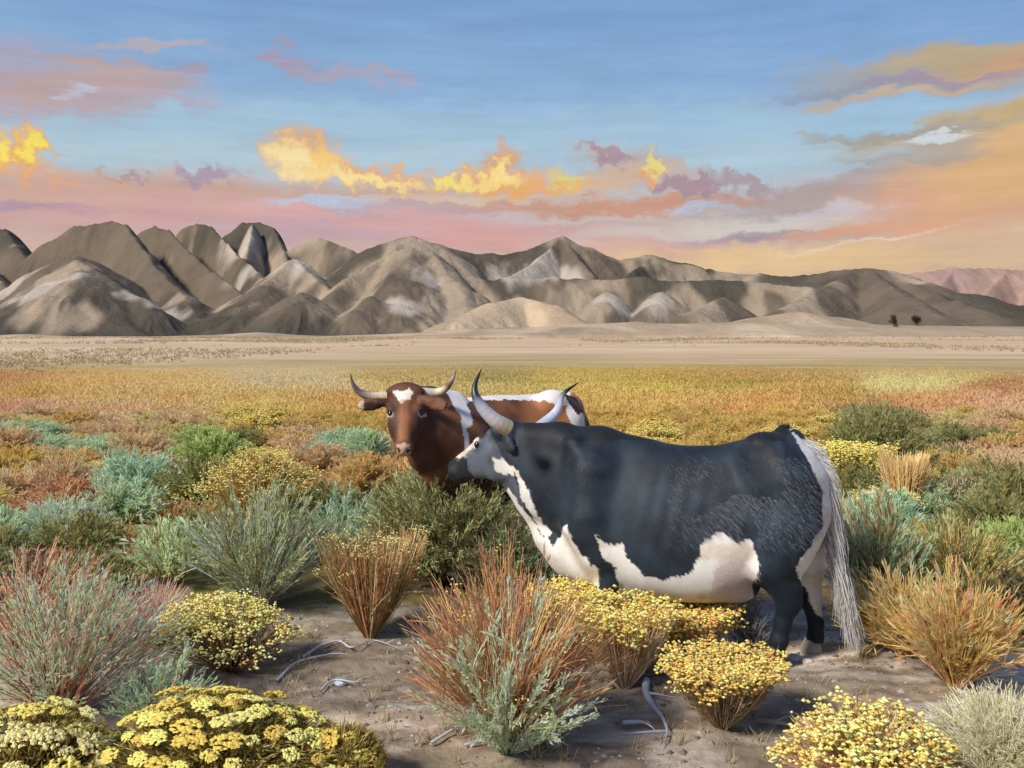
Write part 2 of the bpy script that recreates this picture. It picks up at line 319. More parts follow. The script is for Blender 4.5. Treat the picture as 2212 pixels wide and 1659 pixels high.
# ------------------------------------------------------------------ ground sheet
def build_ground():
    a1 = np.radians(np.linspace(-33, 33, 430)); a2 = np.radians(np.linspace(33, 327, 72))[1:-1]; A = np.concatenate([a1, a2])
    R = [1.2]
    while R[-1] < 14: R.append(R[-1]+max(.03, .0045*R[-1]))
    while R[-1] < 9500: R.append(R[-1]*1.022)
    R = np.array(R)
    rr, aa = np.meshgrid(R, A, indexing='ij'); X = rr*np.sin(aa); Y = rr*np.cos(aa); Z = ground_z(X, Y)
    nr, na = X.shape
    dy = HY+F*EYE/np.maximum(rr*np.cos(np.clip(aa, -.57, .57) if False else 0*aa), .1)
    azs = (aa+math.pi) % (2*math.pi)-math.pi
    dx = HX+F*np.tan(np.clip(azs, -.6, .6)); dx = np.where(np.abs(azs) > .6, (azs*1700+40000) % 2212, dx); dx = np.clip(dx, 0, 2212)
    dyc = np.clip(HY+EYE*F/np.maximum(rr, 1.), 812, 1500)
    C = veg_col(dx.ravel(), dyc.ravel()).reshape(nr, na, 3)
    dyt = HY+EYE*F/rr
    # bare soil close by
    n = fbm(X*1.1, Y*2.4, 5, 51); n2 = fbm(X*3.5, Y*9, 4, 57)
    k = np.clip(n*1.7-.35+ (n2-.5)*.8, 0, .999)*3; i0 = np.floor(k).astype(int); fr = (k-i0)[..., None]
    dirt = DIRT[i0]*(1-fr)+DIRT[np.minimum(i0+1, 3)]*fr
    dirt = dirt*(.75+.5*fbm(X*14, Y*22, 3, 59))[..., None]
    w = sstep(1255, 1370, dyt+(n-.5)*90)[..., None]
    C = C*(.62+.2*sstep(16, 45, rr))[..., None]
    C = C*(.8+.4*fbm(X*3, Y*3, 3, 61))[..., None]
    dirt = dirt*(.8+.75*sstep(.45, .75, fbm(X*.7+3, Y*1.6, 3, 63)))[..., None]; C = C*(1-w)+dirt*1.6*w
    # pale plain beyond the flowers
    st_ = fbm(np.degrees(azs)*.10, np.log(rr)*9, 4, 71)[..., None]; st2 = fbm(np.degrees(azs)*.25, np.log(rr)*26, 4, 73)[..., None]
    pale = np.array(lin((188, 158, 124)))*(1-st_)+np.array(lin((218, 192, 160)))*st_
    ol = np.array(lin((168, 148, 96))); pale = pale*(.86+.28*st2)
    gw = .75*(1-sstep(70, 170, rr+(st_[..., 0]-.5)*120))[..., None]
    pale = pale*(1-gw)+(ol*(.7+.6*st2))*gw
    w2 = sstep(52, 110, rr+(st2[..., 0]-.5)*40)[..., None]
    C = C*(1-w2)+pale*w2
    g = Geo(); idx = np.arange(nr*na).reshape(nr, na)
    a = idx[:-1, :]; b = idx[1:, :]; a_ = np.roll(idx, -1, 1)[:-1]; b_ = np.roll(idx, -1, 1)[1:]
    Fc = np.concatenate([np.stack([a, a_, b_], -1).reshape(-1, 3), np.stack([a, b_, b], -1).reshape(-1, 3)])
    V = np.stack([X, Y, Z], -1).reshape(-1, 3)
    c = len(V); V = np.vstack([V, [[0, 0, float(ground_z(0, 0))]]])
    fan = np.stack([np.full(na, c), np.roll(idx[0], -1), idx[0]], -1); Fc = np.vstack([Fc, fan])
    C = np.vstack([C.reshape(-1, 3), [[.2, .16, .13]]])
    me = mesh_np('ground', V, Fc, np.clip(C, 0, .9), True)
    tag(link('ground', me, M_soil), kind='structure')
build_ground()

# ------------------------------------------------------------------ mountains
def ridge_h(X, Y, segs, k=10., cut=1.0):
    H = np.full(X.shape, -30.)
    th = fbm(X*.004, Y*.004, 4, 81)-.5; t2 = fbm(X*.012, Y*.007, 4, 83)-.5
    for s in segs:
        pts, w0, w1, rnd = s
        P = []
        for (dx, dy, Yd) in pts: P.append(((dx-HX)/F*Yd, Yd, EYE+(HY-dy)/F*Yd))
        if len(P) == 1: P = P+[(P[0][0]+1, P[0][1], P[0][2])]
        n = len(P)-1
        for j in range(n):
            (ax, ay, az_), (bx, by, bz) = P[j], P[j+1]
            wa = w0+(w1-w0)*j/n; wb = w0+(w1-w0)*(j+1)/n
            vx, vy = bx-ax, by-ay; t = np.clip(((X-ax)*vx+(Y-ay)*vy)/(vx*vx+vy*vy), 0, 1)
            ddx = X-ax-t*vx; ddy = Y-ay-t*vy; d = np.hypot(ddx, ddy)
            ang = np.arctan2(ddy, ddx)
            w = wa+(wb-wa)*t; z = az_+(bz-az_)*t
            q = d/w*(1+.34*th*sstep(.15, .7, d/w)+.10*t2*sstep(.2, .8, d/w)+cut*.055*np.sin(ang*5+ax*.01+th*5)*sstep(.2, .8, d/w))
            sel = d < 1.15*w; aa_ = t[sel]*math.hypot(vx, vy)/(w[sel]*.30)+ang[sel]*2.6; dw = (d/w)[sel]
            q[sel] = q[sel]*(1+.26*(np.abs(fbm(aa_+ax*.01, dw*1.1+ay*.01, 3, 91)-.5)*2-.28)*sstep(.08, .5, dw))
            q = np.clip(q, 0, 1.35)
            gsh = np.where(q < 1, (1-q)*(1-rnd)+rnd*(.5+.5*np.cos(np.pi*np.clip(q, 0, 1))), (1-q)*.4)
            base = 8.
            h = base+(z-base)*gsh
            m = np.maximum(H, h); H = m+k*np.log1p(np.exp(-np.abs(H-h)/k)) - k*.0
    return H
def build_range(name, segs, r0, r1, nr, na, a0, a1, cols, seed, k=4., cut=1., nz=1.):
    A = np.radians(np.linspace(a0, a1, na)); R = np.linspace(r0, r1, nr)
    rr, aa = np.meshgrid(R, A, indexing='ij'); X = rr*np.sin(aa); Y = rr*np.cos(aa)
    H = ridge_h(X, Y, segs, k, cut)
    amp = sstep(10, 120, H)
    rid = 1-np.abs(fbm(X*.016, Y*.008, 5, seed)-.5)*4
    H = H+nz*amp*((fbm(X*.02, Y*.02, 4, seed+5)-.5)*11-rid*3.5)
    foot = 1-sstep(14, 42, H+(fbm(X*.01, Y*.01, 3, seed+31)-.5)*30)
    H = H-(1-sstep(0, 14, H))*6
    e = np.minimum(rr-r0, r1-rr)/60; H = np.where(e < 1, H*np.clip(e, 0, 1)-20*(1-np.clip(e, 0, 1)), H)
    n1 = fbm(X*.0042, Y*.0030, 4, seed+9); n2 = fbm(X*.02, Y*.008, 4, seed+13); n3 = fbm(X*.0075, Y*.0045, 3, seed+17)
    a, b, c = [np.array(lin(q)) for q in cols]
    w = sstep(.42, .62, n1)[..., None]; C = a*(1-w)+b*w
    w = (sstep(.52, .66, n3+(n2-.5)*.2)*.7)[..., None]; C = C*(1-w)+c*w
    C = C*(.8+.4*n2)[..., None]
    if name == 'mountains':
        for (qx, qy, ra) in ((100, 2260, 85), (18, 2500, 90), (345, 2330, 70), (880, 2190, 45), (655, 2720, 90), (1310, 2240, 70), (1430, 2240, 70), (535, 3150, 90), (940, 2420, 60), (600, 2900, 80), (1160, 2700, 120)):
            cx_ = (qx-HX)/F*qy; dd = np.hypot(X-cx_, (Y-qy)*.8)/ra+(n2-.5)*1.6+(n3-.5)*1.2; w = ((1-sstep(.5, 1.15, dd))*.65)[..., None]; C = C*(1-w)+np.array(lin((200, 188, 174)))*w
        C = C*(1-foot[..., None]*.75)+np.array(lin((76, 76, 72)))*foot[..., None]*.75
    idx = np.arange(nr*na).reshape(nr, na); a = idx[:-1, :-1]; b = idx[1:, :-1]; a_ = idx[:-1, 1:]; b_ = idx[1:, 1:]
    Fc = np.stack([a, a_, b_, b], -1).reshape(-1, 4)
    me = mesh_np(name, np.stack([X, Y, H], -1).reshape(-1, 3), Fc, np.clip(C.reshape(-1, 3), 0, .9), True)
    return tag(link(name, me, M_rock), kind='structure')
MAIN = [
 ([(-160,500,3300),(-60,480,3300),(10,494,3250),(60,560,3000)], 366, 275, 0.60), ([(-40,560,2900),(40,640,2600)], 219, 150, 0.65),
 ([(60,600,2900),(105,520,3000),(160,492,3000),(205,480,3000),(240,474,3000),(272,484,2950),(340,580,2650),(400,640,2450),(430,690,2300)], 280, 187, 0.56),
 ([(165,550,2500),(175,600,2300)], 378, 325, 0.69), ([(165,555,2500),(90,610,2350),(20,680,2200)], 207, 137, 0.56), ([(170,560,2450),(250,610,2350),(330,660,2220)], 219, 137, 0.60),
 ([(302,500,3240),(335,487,3200),(364,494,3140),(405,540,2950),(450,580,2800),(520,630,2600)], 183, 137, 0.58),
 ([(392,494,3370),(425,479,3350),(456,488,3280),(505,540,3080),(560,590,2850),(590,625,2700)], 183, 125, 0.58),
 ([(492,504,3400),(525,481,3400),(562,477,3400),(592,492,3330),(620,560,3100)], 207, 150, 0.72), ([(545,480,3300),(530,560,3000)], 158, 137, 0.60),
 ([(640,530,3200),(690,511,3200),(740,530,3150),(800,556,3100)], 231, 200, 0.74),
 ([(635,558,2750),(560,620,2500),(480,680,2300)], 280, 187, 0.56), ([(640,560,2750),(690,610,2500),(730,650,2400)], 231, 150, 0.58),
 ([(650,630,2250),(655,650,2150)], 183, 162, 0.74), ([(560,650,2250),(520,680,2180)], 122, 100, 0.69),
 ([(840,520,2750),(890,509,2750),(940,530,2750)], 402, 375, 0.72), ([(870,520,2700),(760,600,2450),(690,660,2280)], 231, 150, 0.56),
 ([(890,530,2600),(880,600,2350),(860,660,2200)], 317, 200, 0.74), ([(930,540,2600),(990,610,2400),(1010,660,2250)], 244, 150, 0.65), ([(800,640,2200),(770,670,2120)], 158, 112, 0.69),
 ([(930,520,2800),(1000,543,2850),(1100,548,2950),(1160,530,3000),(1215,510,3000),(1260,530,3000),(1340,562,3000),(1410,550,3000),(1480,566,3000),(1560,588,3000),(1640,592,2950),(1720,596,2900),(1800,584,2800),(1860,580,2750),(1930,584,2700),(2000,612,2600),(2100,640,2500),(2212,656,2450),(2400,690,2400)], 366, 325, 0.62),
 ([(1215,512,3000),(1150,570,2750),(1090,600,2600)], 231, 175, 0.54), ([(1215,514,3000),(1270,580,2700)], 219, 150, 0.56), ([(1410,552,3000),(1340,605,2700)], 207, 150, 0.60),
 ([(1000,600,2600),(1200,598,2600),(1400,600,2600),(1600,606,2600),(1750,620,2500)], 231, 237, 0.60),
 ([(1310,628,2300),(1300,650,2200)], 146, 137, 0.74), ([(1430,624,2300),(1420,650,2200)], 146, 137, 0.74), ([(1560,640,2300),(1500,670,2150)], 158, 125, 0.69),
 ([(1850,582,2750),(1760,630,2450),(1640,690,2100)], 219, 137, 0.60), ([(1880,584,2700),(1960,640,2350),(2060,700,2080)], 231, 137, 0.62), ([(1960,610,2600),(2100,660,2300),(2240,700,2100)], 207, 137, 0.65),
]
build_range('mountains', MAIN, 1950, 3800, 300, 900, -32, 33, ((84, 78, 68), (110, 98, 84), (172, 154, 132)), 101, nz=1.3)
FOOT = [([(-150,729,1900),(60,724,1900),(220,732,1900),(430,727,1900),(560,720,1900),(700,729,1900),(900,727,1900)], 160, 160, .8), ([(900,722,1800),(1100,710,1800),(1300,702,1800),(1600,698,1800),(1800,702,1850),(2300,706,1850)], 330, 330, .9), ([(1250,716,1700),(1650,706,1700),(2100,714,1700)], 200, 200, .8),([(1120,642,2150),(1060,655,2060),(980,690,1950)], 170, 110, .7), ([(1130,642,2150),(1200,660,2060),(1265,700,1950)], 150, 90, .7),
 ([(1640,684,1950),(1720,674,1930),(1800,684,1930)], 190, 190, .8), ([(1500,704,1850),(1640,690,1900)], 150, 120, .8), ([(1290,704,1800),(1370,698,1800),(1440,704,1800)], 160, 150, .8), ([(1880,706,1850),(2050,714,1800),(2300,716,1800)], 150, 150, .8), ([(1000,712,1750),(1250,716,1750)],130,130,.8)]
build_range('foothills', FOOT, 1500, 2400, 130, 820, -33, 33, ((170, 150, 126), (182, 160, 134), (198, 176, 148)), 131, 3., .3, .35)
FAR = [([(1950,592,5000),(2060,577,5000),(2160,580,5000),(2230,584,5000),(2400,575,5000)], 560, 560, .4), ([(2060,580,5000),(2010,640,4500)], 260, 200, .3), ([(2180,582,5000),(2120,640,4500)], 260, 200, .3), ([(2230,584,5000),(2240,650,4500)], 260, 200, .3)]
build_range('far_hills', FAR, 4000, 5800, 90, 260, 15, 34, ((164, 136, 122), (176, 144, 124), (160, 136, 128)), 151, 6.)  # pink haze of distance painted into the rock colours

# ------------------------------------------------------------------ cattle
def surface_nets(D, h, org):
    """naive surface nets of the zero level of a distance grid"""
    s = D < 0; nx, ny, nz = D.shape
    c = np.zeros((nx-1, ny-1, nz-1), np.int8)
    for i in (0, 1):
        for j in (0, 1):
            for k in (0, 1): c += s[i:nx-1+i, j:ny-1+j, k:nz-1+k]
    act = (c > 0) & (c < 8); ids = np.full(act.shape, -1, np.int64); I = np.argwhere(act); ids[act] = np.arange(len(I))
    acc = np.zeros((len(I), 3)); cnt = np.zeros(len(I))
    cor = [(i, j, k) for i in (0, 1) for j in (0, 1) for k in (0, 1)]
    for a in range(8):
        for b in range(a+1, 8):
            if sum(abs(np.array(cor[a])-cor[b])) != 1: continue
            da = D[I[:, 0]+cor[a][0], I[:, 1]+cor[a][1], I[:, 2]+cor[a][2]]; db = D[I[:, 0]+cor[b][0], I[:, 1]+cor[b][1], I[:, 2]+cor[b][2]]
            m = (da < 0) != (db < 0); t = np.where(m, da/np.where(m, da-db, 1), 0)
            p = np.array(cor[a])[None]+t[:, None]*(np.array(cor[b])-np.array(cor[a]))[None]
            acc += p*m[:, None]; cnt += m
    V = (I+acc/cnt[:, None])*h+org
    Q = []
    for ax in range(3):
        sl0 = [slice(None)]*3; sl1 = [slice(None)]*3; sl0[ax] = slice(0, -1); sl1[ax] = slice(1, None)
        cr_ = s[tuple(sl0)] != s[tuple(sl1)]; E = np.argwhere(cr_); inside = s[tuple(sl0)][cr_]
        u, v = (ax+1) % 3, (ax+2) % 3
        ok = (E[:, u] > 0) & (E[:, v] > 0) & (E[:, u] < D.shape[u]-1) & (E[:, v] < D.shape[v]-1); E = E[ok]; inside = inside[ok]
        def cid(du, dv):
            G = E.copy(); G[:, u] -= du; G[:, v] -= dv; return ids[G[:, 0], G[:, 1], G[:, 2]]
        q = np.stack([cid(1, 1), cid(0, 1), cid(0, 0), cid(1, 0)], 1)
        q[~inside] = q[~inside][:, ::-1]; Q.append(q)
    return V, np.vstack(Q)
class SDF:
    def __init__(s, lo, hi, h=.0125):
        s.h = h; s.lo = np.array(lo, float); n = np.ceil((np.array(hi)-s.lo)/h).astype(int)+1
        s.ax = [s.lo[i]+np.arange(n[i])*h for i in range(3)]; s.D = np.full(n, 1., np.float32)
    def add(s, lo, hi, fn, k, sub=False):
        m = k+.04; sl = []
        for i in range(3):
            a = int(np.clip(np.floor((lo[i]-m-s.lo[i])/s.h), 0, s.D.shape[i])); b = int(np.clip(np.ceil((hi[i]+m-s.lo[i])/s.h)+1, 0, s.D.shape[i])); sl.append(slice(a, b))
        X, Y, Z = np.meshgrid(*[s.ax[i][sl[i]] for i in range(3)], indexing='ij')
        d = fn(X, Y, Z).astype(np.float32); sl = tuple(sl); D = s.D[sl]
        if sub:
            hh = np.clip(.5-.5*(D+d)/k, 0, 1); s.D[sl] = D*(1-hh)-d*hh+k*hh*(1-hh); return
        hh = np.clip(.5+.5*(D-d)/k, 0, 1); s.D[sl] = D*(1-hh)+d*hh-k*hh*(1-hh)
    def cone(s, a, b, r1, r2, k=.05, lat=1., sub=False):
        a = np.array(a, float); b = np.array(b, float); y0 = (a[1]+b[1])/2; R = max(r1, r2)
        lo = np.minimum(a, b)-R*np.array([1, max(lat, 1), 1]); hi = np.maximum(a, b)+R*np.array([1, max(lat, 1), 1])
        def fn(X, Y, Z):
            ya = a[1]; yb = b[1]
            ab = b-a; L = (ab**2).sum()
            t = np.clip(((X-a[0])*ab[0]+(Y-ya)*ab[1]+(Z-a[2])*ab[2])/L, 0, 1)
            return np.sqrt((X-a[0]-t*ab[0])**2+((Y-ya-t*ab[1])/lat)**2+(Z-a[2]-t*ab[2])**2)-(r1+(r2-r1)*t)
        s.add(lo, hi, fn, k, sub)
    def ell(s, c, r, R=None, k=.04, sub=False):
        c = np.array(c, float); R = np.eye(3) if R is None else np.array(R); m = max(r)
        def fn(X, Y, Z):
            P = np.stack([X-c[0], Y-c[1], Z-c[2]], -1)@R
            q0 = np.sqrt(((P/np.array(r))**2).sum(-1)); q1 = np.sqrt(((P/np.array(r)**2)**2).sum(-1))
            return q0*(q0-1)/np.maximum(q1, 1e-6)
        s.add(c-m, c+m, fn, k, sub)
    def chain(s, pts, rs, k=.05, lat=1.):
        for i in range(len(pts)-1): s.cone(pts[i], pts[i+1], rs[i], rs[i+1], k, lat)
    def barrel(s, st, k=.05):
        """stations (x, ztop, zbottom, halfwidth) lofted into a rib cage"""
        st = sorted(st); xs = np.array([q[0] for q in st]); x0, x1 = xs[0], xs[-1]; g = np.linspace(x0, x1, 200)
        ker = np.exp(-np.linspace(-2, 2, 31)**2); ker /= ker.sum()
        T, B, Wd = [np.convolve(np.pad(np.interp(g, xs, [q[i] for q in st]), 15, 'edge'), ker, 'valid') for i in (1, 2, 3)]
        def fn(X, Y, Z):
            xc = np.clip(X, x0, x1); t = np.interp(xc, g, T); b = np.interp(xc, g, B); w = np.interp(xc, g, Wd)
            zc = (t+b)/2; hz = (t-b)/2; zz = (Z-zc)/hz; we = w*(1-.20*np.clip(zz, -1, 1)-.05)
            q = (np.abs(Y/we)**2.2+np.abs(zz)**2.2+np.abs((X-xc)/.16)**2.2)**(1/2.2)
            return (q-1)*np.minimum(we, hz)*.9
        s.add((x0-.16, -.5, min(B)), (x1+.16, .5, max(T)), fn, k)

def inpoly(px, py, poly):
    r = np.zeros(px.shape, bool); n = len(poly); j = n-1
    for i in range(n):
        xi, yi = poly[i]; xj, yj = poly[j]
        c = ((yi > py) != (yj > py)) & (px < (xj-xi)*(py-yi)/((yj-yi) or 1e-9)+xi); r ^= c; j = i
    return r
class Frame:
    def __init__(s, dx, Y, a):
        s.o = np.array([(dx-HX)/F*Y, Y, 0.]); s.a = a
        s.hd = np.array([-math.cos(a), math.sin(a), 0.]); s.lf = np.array([-math.sin(a), -math.cos(a), 0.])
        s.M = np.stack([s.hd, s.lf, [0, 0, 1]]); s.rz = math.atan2(s.hd[1], s.hd[0])
    def loc(s, P): return (np.asarray(P, float)-s.o)@s.M.T
    def world(s, Q): return np.asarray(Q)@s.M+s.o
    def L(s, dx, dy, lat=0.):
        e = np.array([0, 0, EYE]); d = np.array([(dx-HX)/F, 1, (HY-dy)/F]); t = (lat-(e-s.o)@s.lf)/(d@s.lf); return s.loc(e+t*d)
    def W(s, dx, dy, Y): return s.loc([(dx-HX)/F*Y, Y, EYE+(HY-dy)/F*Y])
    def px(s, Q):
        P = s.world(Q); return HX+F*P[:, 0]/P[:, 1], HY+F*(EYE-P[:, 2])/P[:, 1]

def head_prims(sd_, o, f, u, sc, lat=1., ln=1., mzw=1., chk=0.):
    """skull, face, muzzle, jaw and ridges; f along the face, u out of the forehead, l to the cow's left"""
    f = np.array(f, float); f /= np.linalg.norm(f); u = np.array(u, float); u -= f*(u@f); u /= np.linalg.norm(u); l = np.cross(u, f)
    R = np.stack([f, l, u], 1); o = np.array(o, float)
    def p(a, b, c): return o+R@np.array([a*sc*ln, b*sc*lat, c*sc])
    def E(c, r, k=.03, sub=False): sd_.ell(p(*c), (r[0]*sc*ln, r[1]*sc*lat, r[2]*sc), R, k*sc, sub)
    E((.07, 0, -.05), (.13, .110, .12), .04)
    for i in range(6):                                   # nasal bridge tapering to the muzzle
        t = i/5; E((.14+.27*t, 0, -.045-.02*t), (.09, .085-.030*t, .085-.022*t), .035)
    E((.455, 0, -.075), (.062, .070*mzw, .062), .03); E((.44, 0, -.118), (.055, .050*mzw, .034), .02)
    if chk:
        for sgn in (-1, 1): E((.21, sgn*.058*chk, -.07), (.13, .045, .085), .05)
    for sgn in (-1, 1):
        E((.13, sgn*.045, -.12), (.12, .042, .10), .04); E((.155, sgn*.083, .005), (.055, .030, .036), .025)
        E((.26, sgn*.050, -.105), (.13, .025, .055), .04); E((.005, sgn*.075, .02), (.045, .05, .045), .03)
        E((.497, sgn*.036*mzw, -.050), (.020, .014, .014), .012, True)
    E((-.03, 0, .01), (.06, .09, .06), .04)
    return p, R
def ear(sd_, base, tip, w, k=.02, th=.016, face=(0, 0, 1)):
    base = np.array(base); tip = np.array(tip); d = tip-base; L = np.linalg.norm(d); d = d/L; n = np.array(face, float); n -= d*(n@d); n /= np.linalg.norm(n); b = np.cross(n, d)
    R = np.stack([d, b, n], 1); sd_.ell((base+tip)/2, (L/2, w, th), R, k); sd_.cone(base, base+d*L*.3, w*.5, w*.4, .03)

def curved_horn(name, pts, r0, parent, c_stops, ridges=0):
    pts = np.array(pts, float); n = 40; m = 14
    t = np.linspace(0, 1, n); s = np.linspace(0, len(pts)-1, n); P = np.zeros((n, 3))
    ext = np.vstack([2*pts[0]-pts[1], pts, 2*pts[-1]-pts[-2]])
    for i, q in enumerate(s):
        j = min(int(q), len(pts)-2); f_ = q-j; a, b, c, d = ext[j:j+4]
        P[i] = .5*(2*b+(c-a)*f_+(2*a-5*b+4*c-d)*f_**2+(3*b-a-3*c+d)*f_**3)
    T = nrm(np.gradient(P, axis=0)); U = nrm(np.cross(T, [.1, .2, .9])); Vv = np.cross(T, U)
    r = r0*(1-t**1.35*.96); r = r*(1+.02*np.sin(t*90)*(t < .5))
    ang = np.arange(m)/m*2*np.pi
    V = P[:, None]+r[:, None, None]*(np.cos(ang)[None, :, None]*U[:, None]+np.sin(ang)[None, :, None]*Vv[:, None])
    C = np.stack([np.interp(t, [c[0] for c in c_stops], [lin(c[1])[k] for c in c_stops]) for k in range(3)], -1)
    idx = np.arange(n*m).reshape(n, m); a = idx[:-1]; b = idx[1:]
    Fc = np.stack([a, np.roll(a, -1, 1), np.roll(b, -1, 1), b], -1).reshape(-1, 4)
    me = mesh_np(name, V.reshape(-1, 3), Fc, C[:, None].repeat(m, 1).reshape(-1, 3), True)
    return link(name, me, M_horn, parent)
def ball(name, c, r, m, parent, col=(10, 9, 10), sq=(1, 1, 1)):
    u = np.linspace(0, 2*np.pi, 17)[:-1]; v = np.linspace(0.001, np.pi-.001, 9)
    uu, vv = np.meshgrid(u, v); V = np.stack([np.cos(uu)*np.sin(vv)*sq[0], np.sin(uu)*np.sin(vv)*sq[1], np.cos(vv)*sq[2]], -1)*r
    idx = np.arange(9*16).reshape(9, 16); a = idx[:-1]; b = idx[1:]; Fc = np.stack([a, b, np.roll(b, -1, 1), np.roll(a, -1, 1)], -1).reshape(-1, 4)
    me = mesh_np(name, V.reshape(-1, 3)+np.array(c), Fc, np.tile(lin(col), (144, 1)), True); return link(name, me, m, parent)
def hoof(c, r, h, parent, col=(52, 46, 44), toe=(1, 0)):
    """two cloven claws, wider at the ground"""
    g = Geo()
    for sgn in (-1, 1):
        m = 12; ang = np.arange(m)/m*2*np.pi; rings = []
        for (z, s, fw) in ((0, 1.12, .10), (.25, 1.08, .08), (.7, .9, .03), (1, .75, 0)):
            x = np.cos(ang)*r*s*1.15+fw*r*4*.35; y = np.sin(ang)*r*.52*s+sgn*r*.50
            rings.append(np.stack([c[0]+x, c[1]+y, np.full(m, c[2]+z*h)], -1))
        V = np.vstack(rings+[np.array([[c[0]+r*.1, c[1]+sgn*r*.5, c[2]+h]])]); Fs = []
        for i in range(3):
            for j in range(m):
                a = i*m+j; b = i*m+(j+1) % m; Fs += [[a, b, b+m], [a, b+m, a+m]]
        for j in range(m): Fs.append([3*m+j, 3*m+(j+1) % m, 4*m])
        g.add(V, Fs, lin(col))
    return g.build('hoof', M_hoof, parent, smooth=True)
def coat_hair(V, Q, Cc, n, rng, parent, flow, length=(.014, .03), wd=.0028, lift=.30, mask=None):
    A = V[Q[:, 0]]; B = V[Q[:, 1]]; C_ = V[Q[:, 2]]; D_ = V[Q[:, 3]]
    nn = np.cross(C_-A, D_-B); ar = np.linalg.norm(nn, axis=1); nn = nn/np.maximum(ar, 1e-9)[:, None]
    w = ar.copy()
    if mask is not None: w = w*mask
    f = rng.choice(len(Q), n, p=w/w.sum()); u, v = rng.random((2, n, 1))
    P = (A[f]*(1-u)+B[f]*u)*(1-v)+(D_[f]*(1-u)+C_[f]*u)*v; No = nn[f]; Cl = Cc[Q[f, 0]]
    fl = np.array(flow)[None]+rng.normal(size=(n, 3))*.28; fl = nrm(fl-(fl*No).sum(1, keepdims=True)*No)
    D = nrm(fl+No*lift*rng.uniform(.4, 1.2, (n, 1))); L = rng.uniform(*length, (n, 1)); S_ = nrm(np.cross(D, No))*wd
    P = P-No*.002
    T = np.stack([P-S_*.5, P+S_*.5, P+D*L-No*L*.12], 1)
    Cl = Cl*rng.uniform(.55, 1.6, (n, 1))
    g = Geo(); g.add(T.reshape(-1, 3), np.arange(n*3).reshape(-1, 3), np.clip(Cl, 0, .95)[:, None].repeat(3, 1).reshape(-1, 3))
    return tag(g.build('coat_hair', M_hair, parent), kind='stuff')
def ray_hit(fr, V, Q, dx, dy):
    bvh = BVHTree.FromPolygons([tuple(v) for v in V], [tuple(q) for q in Q]); o = fr.loc([0, 0, EYE]); e = fr.loc([(dx-HX)/F*5, 5, EYE+(HY-dy)/F*5]); d = Vector(e-o).normalized()
    h = bvh.ray_cast(Vector(o), d); return (np.array(h[0]), np.array(h[1])) if h[0] else (e, -np.array(d))

def polys_mask(px, py, polys, rng_s, amp=7.):
    nx = (fbm(px*.09, py*.045, 3, rng_s)-.5)*amp*2; ny = (fbm(px*.12+9, py*.035, 3, rng_s+3)-.5)*amp*3
    m = np.zeros(px.shape, bool)
    for p in polys: m |= inpoly(px+nx, py+ny, p)
    return m

